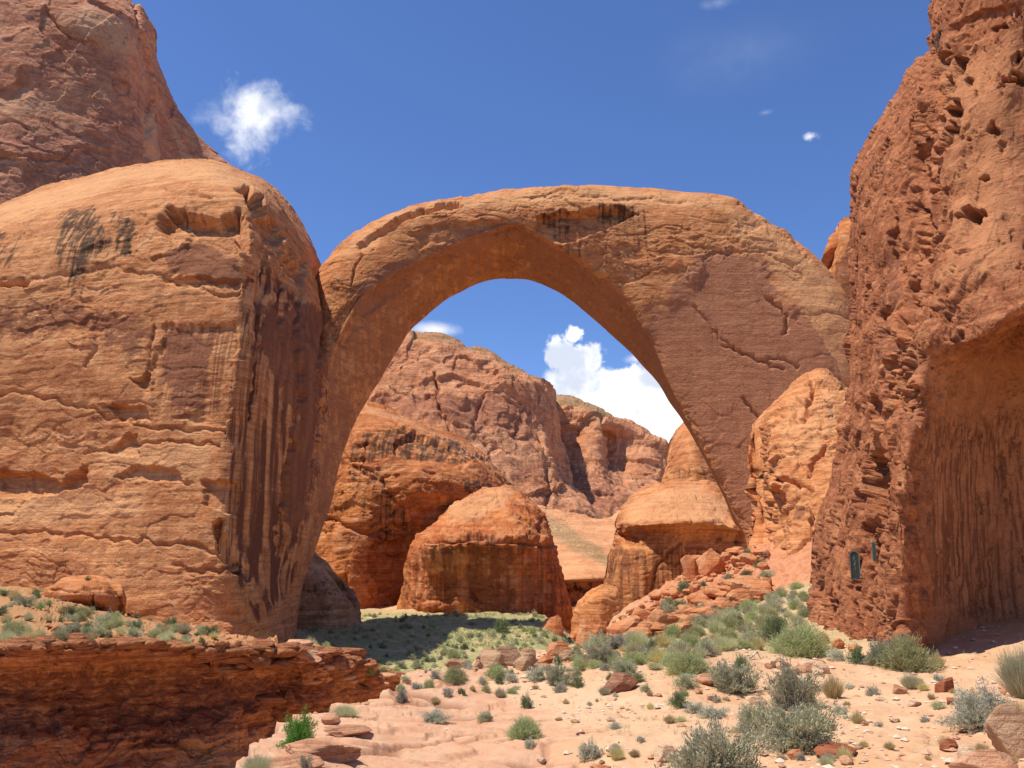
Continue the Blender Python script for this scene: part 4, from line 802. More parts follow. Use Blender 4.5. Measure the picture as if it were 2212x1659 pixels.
# --- rock spur right of the arch foot
m_spur = sandstone('orange_spur_stone', U(62), (.62, .31, .145), (.53, .235, .11), pale=(.68, .42, .24), strata=.5, stre=.1, darkpatch=.25)
rock('rock_spur', [
    [(1735, 812, 76), (1750, 803, 76), (1768, 797, 76), (1785, 800, 76), (1800, 815, 76), (1830, 840, 76), (1900, 850, 76)],
    [(1705, 850, 74), (1730, 835, 71), (1765, 825, 70), (1790, 830, 70), (1812, 840, 70), (1840, 850, 70), (1900, 860, 70)],
    [(1655, 890, 74), (1685, 875, 70), (1730, 868, 68), (1775, 865, 67), (1810, 870, 67), (1840, 870, 67), (1900, 880, 67)],
    [(1650, 935, 73), (1675, 930, 68), (1720, 920, 66), (1765, 920, 65), (1805, 920, 65), (1840, 920, 65), (1900, 920, 65)],
    [(1647, 1020, 71), (1670, 1015, 66), (1715, 1010, 64), (1760, 1010, 63), (1800, 1010, 62), (1840, 1010, 62), (1900, 1010, 62)],
    [(1650, 1060, 70), (1675, 1068, 65), (1715, 1065, 62), (1760, 1065, 61), (1800, 1065, 60), (1840, 1065, 60), (1900, 1065, 60)],
    [(1655, 1130, 68), (1682, 1130, 64), (1715, 1130, 60), (1760, 1130, 59), (1800, 1130, 58), (1840, 1130, 58), (1900, 1130, 58)],
    [(1662, 1220, 64), (1685, 1220, 60), (1715, 1220, 57), (1760, 1220, 56), (1800, 1220, 55), (1840, 1220, 55), (1900, 1220, 55)],
    [(1668, 1310, 60), (1690, 1310, 57), (1715, 1310, 55), (1760, 1310, 54), (1800, 1310, 53), (1840, 1310, 53), (1900, 1310, 53)]],
    'bright orange layered rock spur between the arch\'s right leg and the near right cliff', 'rock spur', m_spur, sp=1.8, u=U(62), seed=97, back=12,
    style=dict(big=9, bigs=60, rmin=.5, plates=[(8, 64, .9), (2.6, 26, .6), (1.2, 11, .5)], seams=[(4, 34, 2), (1.6, 14, 1.3)], strata=[(2.2, 18), (.9, 7)], tilt=-.12, fine=.8), rnd=(14, 0, 8, 0),
    dents=[([(1650, 1050), (1665, 1058), (1700, 1045), (1695, 1090), (1670, 1160), (1672, 1250), (1655, 1250)], 26, 6, .8), ([(1705, 900), (1722, 880), (1722, 900), (1712, 925)], 14, 4, 1), ([(1690, 1230), (1760, 1195), (1780, 1230), (1720, 1260), (1690, 1260)], 20, 6, .3)],
    cracks=[([(1760, 830), (1745, 880), (1735, 910)], 4, 18), ([(1790, 960), (1760, 1000), (1745, 1030)], 4, 20), ([(1650, 1010), (1680, 1040), (1720, 1045), (1760, 1060)], 4, 26), ([(1690, 1160), (1700, 1100), (1725, 1070)], 3, 8), ([(1730, 905), (1740, 895), (1800, 900)], 3, 7)],
    paint=[('varnish_shade', [(1710, 1090), (1745, 1080), (1742, 1125), (1718, 1130)], 8, .7), ('pale', [(1700, 870), (1790, 840), (1820, 900), (1760, 1000), (1690, 1000)], 20, .5)])

# --- near right cliff
PITS = [(2052, 100, 5, 10), (2044, 131, 11, 16), (2083, 141, 11, 20), (2099, 176, 10, 14), (2052, 172, 5, 10), (2207, 127, 10, 12), (2205, 172, 14, 16), (2179, 180, 16, 8), (2030, 206, 11, 16), (2066, 235, 16, 20), (2114, 213, 6, 9), (2064, 278, 9, 18), (2146, 282, 13, 14), (2025, 231, 8, 12), (2097, 306, 8, 6), (2005, 131, 5, 14), (2085, 356, 6, 8), (2107, 469, 24, 16), (2127, 383, 12, 8), (2046, 416, 5, 10), (2160, 60, 18, 9)]
PITD = [([(x+1.15*a*math.cos(t), y+1.15*b*math.sin(t)) for t in np.linspace(0, 2*math.pi, 9)[:-1]], 10+1.6*max(a, b), 5, .75) for x, y, a, b in PITS]
m_rc = sandstone('rough_red_stone', U(22), (.42, .185, .10), (.30, .12, .068), varn=(.20, .09, .06), pale=(.56, .31, .175), strata=.1, stre=.35, darkpatch=.6, bump=.7)  # strong dark patches stand for micro-shadows, put into the colour
def rrow(pts): return pts
rock('cliff_wall', [
    [(2010, -420, 34.0), (2016, -420, 31.0), (2030, -420, 28.0), (2060, -420, 25.0), (2090, -420, 22.5), (2130, -420, 21.3), (2180, -420, 19.3), (2300, -420, 19.0), (2600, -420, 17.5), (3300, -420, 16.0)],
    [(2000, -120, 34.0), (2004, -120, 31.0), (2018, -120, 28.0), (2040, -120, 25.0), (2070, -120, 22.5), (2120, -120, 21.4), (2180, -120, 19.4), (2300, -120, 19.1), (2600, -120, 17.5), (3300, -120, 16.0)],
    [(1996, 30, 34.0), (2000, 30, 31.0), (2012, 30, 28.0), (2030, 30, 25.2), (2050, 30, 22.8), (2110, 30, 21.6), (2180, 30, 19.7), (2300, 30, 19.2), (2600, 30, 17.5), (3300, 30, 16.0)],
    [(1988, 120, 34.0), (1992, 122, 31.0), (2002, 122, 28.0), (2014, 125, 25.3), (2035, 125, 23.0), (2100, 125, 21.8), (2175, 125, 19.8), (2300, 125, 19.3), (2600, 125, 17.5), (3300, 120, 16.0)],
    [(1915, 235, 34.0), (1925, 240, 31.0), (1945, 240, 28.3), (1970, 240, 26.0), (2012, 240, 24.0), (2070, 240, 21.2), (2160, 240, 19.9), (2300, 240, 19.3), (2600, 240, 17.5), (3300, 240, 15.9)],
    [(1862, 330, 34.0), (1872, 335, 31.0), (1895, 335, 28.3), (1930, 335, 26.2), (1995, 335, 24.8), (2040, 335, 21.6), (2140, 335, 20.0), (2300, 335, 19.1), (2600, 335, 17.3), (3300, 330, 15.7)],
    [(1842, 440, 34.0), (1852, 440, 30.6), (1878, 440, 28.0), (1915, 440, 26.0), (1985, 440, 24.6), (2030, 440, 21.4), (2140, 440, 19.6), (2300, 440, 18.7), (2600, 440, 17.0), (3300, 440, 15.5)],
    [(1838, 560, 34.0), (1850, 560, 30.2), (1875, 560, 27.6), (1915, 560, 25.6), (1975, 560, 24.2), (2020, 560, 21.0), (2130, 560, 19.0), (2300, 560, 18.1), (2600, 560, 16.7), (3300, 560, 15.3)],
    [(1838, 670, 33.0), (1848, 670, 29.6), (1872, 670, 27.2), (1912, 670, 25.1), (1960, 670, 23.4), (2008, 670, 20.6), (2110, 712, 18.3), (2250, 655, 17.6), (2600, 650, 16.3), (3300, 650, 15.1)],
    [(1836, 712, 33.0), (1846, 712, 29.5), (1870, 712, 27.0), (1910, 712, 24.8), (1955, 715, 21.9), (1999, 712, 19.5), (2080, 748, 18.6), (2230, 690, 18.9), (2600, 700, 17.5), (3300, 700, 16.0)],
    [(1834, 760, 33.0), (1844, 760, 29.3), (1868, 760, 26.8), (1908, 760, 24.6), (1950, 765, 21.7), (1990, 765, 19.7), (2050, 790, 19.6), (2210, 755, 21.2), (2600, 760, 21.5), (3300, 760, 19.0)],
    [(1832, 840, 33.0), (1842, 840, 29.0), (1866, 840, 26.6), (1905, 840, 24.5), (1945, 850, 21.5), (1978, 850, 19.6), (2035, 850, 19.9), (2200, 850, 21.6), (2600, 850, 21.5), (3300, 850, 19.0)],
    [(1815, 930, 32.5), (1827, 930, 28.8), (1855, 930, 26.4), (1895, 930, 24.4), (1930, 940, 22.6), (1962, 940, 19.2), (2020, 940, 20.1), (2200, 940, 21.9), (2600, 940, 21.5), (3300, 940, 19.0)],
    [(1790, 1040, 32.0), (1805, 1040, 28.6), (1838, 1040, 26.2), (1880, 1040, 24.5), (1922, 1040, 23.2), (1948, 1040, 19.0), (2010, 1040, 20.2), (2200, 1040, 22.1), (2600, 1040, 21.5), (3300, 1040, 19.0)],
    [(1765, 1150, 31.5), (1782, 1150, 28.2), (1820, 1150, 25.8), (1870, 1150, 24.1), (1916, 1150, 22.8), (1945, 1150, 18.8), (2010, 1150, 20.3), (2200, 1150, 22.2), (2600, 1150, 21.5), (3300, 1150, 19.0)],
    [(1748, 1240, 31.0), (1765, 1240, 27.6), (1805, 1240, 25.3), (1860, 1240, 23.7), (1912, 1240, 22.4), (1945, 1240, 18.8), (2010, 1240, 20.4), (2200, 1240, 22.3), (2600, 1240, 21.5), (3300, 1240, 19.0)],
    [(1738, 1330, 30.0), (1755, 1330, 27.0), (1800, 1330, 24.8), (1855, 1330, 23.2), (1912, 1330, 21.8), (1948, 1340, 18.9), (2018, 1340, 20.5), (2200, 1340, 22.3), (2600, 1340, 21.5), (3300, 1340, 19.0)],
    [(1728, 1390, 29.5), (1745, 1390, 26.4), (1795, 1390, 24.2), (1850, 1390, 22.6), (1915, 1390, 20.9), (1955, 1400, 18.5), (2030, 1418, 20.6), (2200, 1425, 22.3), (2600, 1430, 21.5), (3300, 1430, 19.0)],
    [(1725, 1480, 29.0), (1742, 1480, 26.0), (1792, 1480, 23.8), (1850, 1480, 22.2), (1915, 1480, 20.4), (1965, 1500, 19.2), (2040, 1530, 20.6), (2200, 1540, 22.2), (2600, 1560, 21.5), (3300, 1600, 19.0)]],
    'rough red pitted cliff wall towering along the right edge with a shaded hollow at its base', 'cliff', m_rc, sp=1.9, u=U(22), seed=101, back=12, bdir=(1, .25, 0),
    style=dict(big=14, bigs=150, warp=16, rmin=.3, plates=[(11, 110, 2.6), (6.5, 40, 2.8), (3.4, 15, 2.4)], strata=[(2, 60)], fine=1.0, fines=14, vert=(6.0, 56), pits=[(24, 46, 1.7, .40), (13, 21, 1.8, .36)], pitm=-.05), rnd=(10, 0, 0, 0), wamp=10, calm=[([(1990, 700), (2150, 740), (2400, 690), (3400, 690), (3400, 1600), (2060, 1600), (1975, 1350), (2000, 1200), (1985, 1000)], 30, .35), ([(2030, -300), (3400, -300), (3400, 600), (2200, 640), (2060, 560), (2080, 300)], 60, .42)],
    dents=PITD+[([(1867, 985), (1921, 970), (1921, 1135), (1890, 1110), (1867, 1090)], 60, 8, .8), ([(1905, 675), (1934, 675), (1936, 800), (1915, 815)], 34, 8, .7), ([(1980, 445), (2006, 450), (2004, 550), (1985, 555)], 30, 7, .6), ([(1905, 1020), (1925, 1010), (1925, 1150), (1905, 1145), (1890, 1080)], 40, 8, .7), ([(2050, 60), (2110, 20), (2190, 0), (2212, 20), (2130, 90), (2060, 90)], 20, 8, .3), ([(2070, 470), (2115, 450), (2130, 480), (2100, 500)], 26, 6, .4),
           ([(1875, 860), (1905, 850), (1900, 940), (1880, 930)], 26, 6, .6), ([(1925, 470), (1945, 475), (1940, 560), (1920, 560)], 24, 6, .7), ([(1900, 690), (1935, 640), (1930, 740), (1900, 760)], 16, 8, .7)],
    cracks=[([(1985, 445), (2005, 500), (1995, 560), (1975, 640), (1950, 720), (1935, 830), (1915, 900)], 9, 34), ([(2000, 0), (2012, 120), (2022, 200), (2028, 300), (2010, 420)], 7, 30), ([(1905, 1180), (1900, 1260), (1880, 1330), (1866, 1400)], 7, 26), ([(1990, -50), (1995, 60), (2010, 200), (1990, 400), (1985, 560), (1960, 700), (1935, 900)], 9, 26), ([(2005, 120), (2030, 260), (2040, 330)], 6, 20), ([(1850, 1240), (1855, 1330), (1862, 1400)], 5, 24), ([(1780, 1280), (1800, 1330), (1805, 1390)], 6, 20), ([(1860, 1280), (1890, 1210), (1905, 1180)], 5, 22)],
    paint=[('pale', [(1990, 760), (3300, 760), (3300, 1500), (1980, 1500)], 60, .55), ('varnish_shade', [(1900, 500), (1960, 480), (1940, 760), (1890, 800)], 24, .5), ('black', [(2015, 90), (2040, 60), (2042, 110), (2020, 120)], 5, .9), ('black', [(1880, 340), (1910, 340), (1905, 390), (1885, 390)], 8, .6),  # first pale area brightens the shaded hollow through its colour
           ('streak', [(2000, 900), (2300, 900), (2300, 1400), (2000, 1300)], 40, .7), ('pale', [(2030, 130), (2212, 60), (2212, 600), (2050, 640)], 50, .5)])

# --- far bank of the wash: scrubby bench over an undercut wall
m_bank = sandstone('wash_wall_stone', U(33), (.52, .25, .13), (.38, .15, .09), varn=(.20, .09, .065), pale=(.60, .36, .20), strata=.55, stre=.35, darkpatch=.5, bump=.9)
BX = [-1400, -500, 0, 130, 260, 400, 520, 600, 690, 780, 850, 880]
rock('canyon_bank', [
    lrow([1230, 1250, 1262, 1285, 1325, 1360, 1382, 1404, 1422, 1440, 1468, 1478], [100, 98, 96, 93, 90, 89, 88, 62, 52, 50, 50, 54], BX),
    lrow([1270, 1280, 1290, 1310, 1340, 1366, 1386, 1402, 1419, 1436, 1463, 1474], [70, 68, 66, 63, 61, 60, 58, 50, 47, 47, 49, 53], BX),
    lrow([1330, 1332, 1340, 1350, 1364, 1376, 1388, 1400, 1417, 1432, 1459, 1469], [46, 44, 42.5, 42, 42.5, 43, 43.5, 43, 43, 45, 48, 52], BX),
    lrow([1392, 1392, 1396, 1392, 1388, 1384, 1388, 1402, 1416, 1430, 1458, 1466], [32, 31, 30.5, 31.5, 33, 35, 36.5, 38.5, 40.5, 43, 46, 50], BX),
    lrow([1408, 1406, 1410, 1405, 1402, 1398, 1400, 1415, 1430, 1445, 1470, 1478], [31.2, 30.2, 29.8, 30.8, 32.2, 34.2, 35.8, 38, 40, 42.6, 45.6, 50], BX),
    lrow([1430, 1428, 1432, 1428, 1425, 1422, 1422, 1440, 1452, 1465, 1485, 1490], [31.5, 30.5, 30.2, 31.2, 32.6, 34.4, 35.8, 38, 40, 42.6, 45.8, 50], BX),
    lrow([1462, 1462, 1466, 1465, 1462, 1460, 1455, 1470, 1480, 1488, 1500, 1505], [34.2, 33.2, 33.2, 34, 35.4, 36.8, 37.2, 39.2, 40.8, 43, 46, 50], BX),
    lrow([1540, 1540, 1545, 1545, 1545, 1540, 1535, 1535, 1530, 1525, 1525, 1525], [34.4, 33.4, 33.6, 34.4, 35.8, 37, 37.4, 39.4, 41.2, 43.2, 46.2, 50], BX),
    lrow([1600, 1600, 1605, 1605, 1605, 1600, 1590, 1580, 1570, 1565, 1560, 1555], [33.4, 32.4, 32.8, 33.6, 35, 36.2, 36.8, 39, 41, 43.4, 46.4, 50], BX),
    lrow([1760, 1760, 1760, 1760, 1760, 1740, 1700, 1680, 1660, 1640, 1620, 1610], [32, 31, 31.4, 32.2, 33.6, 35, 36, 38.2, 40.4, 43, 46, 50], BX)],
    'undercut dark red wall of the wash below the scrubby bench along the lower left', 'canyon wall', m_bank, sp=1.9, u=U(35), seed=111, back=.1,
    style=dict(big=5, bigs=90, warp=16, rmin=.6, sharp=.86, plates=[(10, 80, .35), (5, 34, .3), (1.5, 12, .4)], strata=[(11, 30), (5, 13)], seams=[(9, 46, 2.4), (3.5, 20, 1.6)], tilt=-.04, wav=8, fine=1.2), rnd=(0, 6, 0, 0), wamp=7,
    dents=[([(590, 1418), (640, 1430), (660, 1480), (640, 1520), (600, 1490)], 26, 6, .6), ([(400, 1400), (600, 1410), (596, 1440), (400, 1430)], 16, 5, 1), ([(150, 1580), (400, 1540), (420, 1600), (200, 1610)], 14, 8, .4)],
    cracks=[([(815, 1500), (812, 1560)], 4, 12), ([(600, 1400), (604, 1470), (598, 1540)], 5, 20), ([(540, 1560), (545, 1620), (538, 1659)], 4, 20), ([(0, 1500), (200, 1510), (420, 1530), (600, 1500), (800, 1480)], 4, 9), ([(200, 1600), (400, 1580), (620, 1560)], 4, 9)],
    paint=[('pale', [(400, 1600), (560, 1570), (760, 1530), (860, 1520), (860, 1700), (300, 1700)], 26, .8), ('varnish_shade', [(-300, 1430), (350, 1430), (560, 1440), (700, 1500), (560, 1560), (300, 1600), (-300, 1600)], 40, .5), ('scrub', [(-1400, 1200), (0, 1240), (260, 1310), (560, 1380), (560, 1386), (300, 1384), (0, 1388), (-1400, 1380)], 20, .45),
           ('pale', [(-1400, 1220), (0, 1250), (260, 1310), (700, 1400), (700, 1412), (260, 1394), (-1400, 1394)], 8, .9)])
# ---------------------------------------------------------------- things standing on the ground
bpy.context.view_layer.update(); DG = bpy.context.evaluated_depsgraph_get()
def hit(px, py):
    ok, loc, nr, _, ob, _ = sc.ray_cast(DG, Vector((0, 0, 0)), Vector(ray(px, py)).normalized())
    return (loc, nr, ob.name) if ok else None
def down(x, y):
    z = 80.0
    ok, loc, nr, _, ob, _ = sc.ray_cast(DG, Vector((x, y, z)), Vector((0, 0, -1)))
    return (loc, nr, ob.name) if ok else None
def quads_from(c, a, b):       # centres, half axes
    n = len(c); V = np.stack([c-a-b, c+a-b, c+a+b, c-a+b], 1).reshape(-1, 3)
    return V, np.arange(n*4).reshape(n, 4)
def unit(v): return v/(np.linalg.norm(v, axis=-1, keepdims=True)+1e-9)
def twigs(n, seed, hgt, spread=1.0, lob=0.3):
    r = np.random.default_rng(seed)
    th = r.uniform(0, 2*np.pi, n); ph = np.arccos(r.uniform(.02, 1, n))
    d = np.stack([np.sin(ph)*np.cos(th), np.sin(ph)*np.sin(th), np.cos(ph)], -1)
    rad = 0.56*(1-lob/3+lob*fbm(d*1.7+seed, 2, seed))*r.uniform(.78, 1.05, n)
    tip = d*rad[:, None]*np.array([spread, spread, hgt*2])
    base = np.stack([r.normal(0, .05, n), r.normal(0, .05, n), np.zeros(n)], -1)
    return base, tip, r
def sage_mesh(name, ntw, nl, ll, lw, seed, hgt, mat, lob=.6):
    base, tip, r = twigs(ntw, seed, hgt, 1.0, lob)
    t = r.uniform(.3, 1.02, (ntw, nl))**.6
    mid = (base+tip)/2+np.stack([0*tip[:, 0], 0*tip[:, 0], .06+0*tip[:, 0]], -1)
    T = t[..., None]; p = (1-T)**2*base[:, None]+2*T*(1-T)*mid[:, None]+T*T*tip[:, None]
    p = p+r.normal(0, ll*.55, p.shape); p[..., 2] = np.abs(p[..., 2])+.01
    dirn_ = unit(unit(tip-base)[:, None]*.9+r.normal(0, .5, p.shape)+np.array([0, 0, .35]))
    side = unit(np.cross(dirn_, r.normal(0, 1, p.shape)))
    s = r.uniform(.6, 1.2, (ntw, nl, 1))
    V, Fq = quads_from(p.reshape(-1, 3), (dirn_*ll*.5*s).reshape(-1, 3), (side*lw*.5*s).reshape(-1, 3))
    return mesh_np(name, V, Fq, mat, smooth=False)
def stem_mesh(name, n, seed, hgt, mat, wd=.008, k=.85):
    base, tip, r = twigs(n, seed, hgt); tip = tip*k
    mid = (base+tip)/2+np.array([0, 0, .05])+r.normal(0, .02, tip.shape)
    Vs = []; Fs = []; o = 0
    for i in range(n):
        pts = [base[i], mid[i], tip[i]]; ring = []
        d = unit(tip[i]-base[i]); a = unit(np.cross(d, [.3, .5, .1])); b = np.cross(d, a)
        for j, p in enumerate(pts):
            w_ = wd*(1-.4*j)
            for q in range(3): Vs.append(p+w_*(a*math.cos(q*2.1)+b*math.sin(q*2.1)))
        for j in range(2):
            for q in range(3): Fs.append([o+j*3+q, o+j*3+(q+1) % 3, o+(j+1)*3+(q+1) % 3, o+(j+1)*3+q])
        o += 9
    return mesh_np(name, np.array(Vs), np.array(Fs), mat)
def blade_mesh(name, n, seed, hgt, mat, wd=.009, out=.42, arch_=.05, baser=.24):
    r = np.random.default_rng(seed)
    th = r.uniform(0, 2*np.pi, n); rr = np.sqrt(r.uniform(0, 1, n)); o = np.stack([np.cos(th), np.sin(th), 0*th], -1)
    base = o*(rr*baser)[:, None]; L_ = r.uniform(.5, 1.0, n)*(1+.25*fbm(o*1.5+seed+rr[:, None], 2, seed))
    tip = base+o*(rr*(out-baser)*r.uniform(.5, 1.3, n))[:, None]+np.stack([r.normal(0, .06, n), r.normal(0, .06, n), hgt*L_*np.sqrt(1-.72*rr**2)], -1)
    mid = base*.5+tip*.5+np.stack([r.normal(0, .02, n), r.normal(0, .02, n), arch_*L_*rr], -1)
    side = unit(np.cross(tip-base, r.normal(0, 1, (n, 3))))*wd*.5
    V = np.stack([base-side, base+side, mid+side*.8, mid-side*.8, tip+side*.35, tip-side*.35], 1).reshape(-1, 3)
    k = np.arange(n)[:, None]*6
    Fq = np.concatenate([k+np.array([0, 1, 2, 3]), k+np.array([3, 2, 4, 5])])
    return mesh_np(name, V, Fq, mat, smooth=False)
MS = plain('sage_leaf', (.47, .465, .285), .8, .35, 9, trans=True); MG = plain('rabbitbrush_leaf', (.44, .46, .22), .8, .3, 9, trans=True)
MP = plain('pale_grass', (.56, .54, .32), .8, .3, 9, trans=True); MD = plain('dark_leaf', (.22, .26, .12), .75, .35, 9, trans=True)
MV = plain('vivid_leaf', (.13, .30, .045), .6, .35, 9, trans=True); MY = plain('straw', (.60, .50, .25), .8, .25, 9, trans=True)
MB_ = plain('grey_sage_leaf', (.50, .485, .36), .85, .35, 9, trans=True); MW = plain('woody_stem', (.40, .33, .25), .9, .3, 20)
KIND = {}
def mk(kind, fol, stm): KIND[kind] = (fol, stm)
NEARV, MIDV, FARV = [], [], []
for v in range(3):
    for nm, mt, hg in (('sage', MS, .62), ('grey', MB_, .6), ('dark', MD, .75), ('vivid', MV, .75)):
        mk(f'{nm}_n{v}', sage_mesh('foliage', 420, 30, .036, .012, 100+v, hg, mt), stem_mesh('stems', 90, 130+v, hg, MW, .006, 1.08))
        mk(f'{nm}_m{v}', sage_mesh('foliage', 160, 18, .06, .022, 200+v, hg, mt), stem_mesh('stems', 30, 230+v, hg, MW, .009, 1.05))
        mk(f'{nm}_f{v}', sage_mesh('foliage', 60, 10, .12, .055, 300+v, hg, mt), None)
    for nm, n1, l1, w1 in (('n', 320, 30, (.085, .0065)), ('m', 130, 20, (.11, .012)), ('f', 50, 12, (.16, .035))):
        mk(f'green_{nm}{v}', sage_mesh('foliage', n1, l1, w1[0], w1[1], 700+v, .62, MG, .25), None if nm == 'f' else stem_mesh('stems', 20, 730+v, .5, MW, .007))
    for nm, mt, hg in (('pale', MP, .62), ('straw', MY, .7)):
        mk(f'{nm}_n{v}', blade_mesh('foliage', 2600, 400+v, hg, mt, .0075, .5), stem_mesh('stems', 20, 430+v, hg*.6, MW, .006))
        mk(f'{nm}_m{v}', blade_mesh('foliage', 900, 500+v, hg, mt, .014, .5), stem_mesh('stems', 10, 530+v, hg*.6, MW, .008))
        mk(f'{nm}_f{v}', blade_mesh('foliage', 260, 600+v, hg, mt, .034, .5), None)
CATN = {'sage': ('sagebrush', 'sagebrush'), 'grey': ('sagebrush', 'sagebrush'), 'dark': ('shrub', 'shrub'), 'vivid': ('shrub', 'shrub'), 'green': ('rabbitbrush', 'shrub'), 'pale': ('bunchgrass', 'grass clump'), 'straw': ('bunchgrass', 'grass clump')}
PLANTS = []
def plant(loc, wid, kind, label, group=None, hs=1.0, rnd=random):
    d = loc.length; pxw = wid/d*F
    lod = 'n' if pxw > 52 else ('m' if pxw > 20 else 'f')
    fol, stm = KIND[f'{kind}_{lod}{rnd.randrange(3)}']
    nm, cat = CATN[kind]
    rz = rnd.uniform(0, 6.28)
    PLANTS.append((nm, cat, fol, stm, loc, wid, hs, rz, label, group))
def flush_plants():
    for nm, cat, fol, stm, loc, wid, hs, rz, label, group in PLANTS:
        if stm is None: o = thing(nm, fol, label, cat, group)
        else:
            o = thing(nm, None, label, cat, group); thing('foliage', fol, parent=o); thing('stems', stm, parent=o)
        o.location = loc-Vector((0, 0, .02*wid)); o.scale = (wid, wid, wid*hs); o.rotation_euler = (0, 0, rz)
G1 = 'shrubs dotting the near slope'
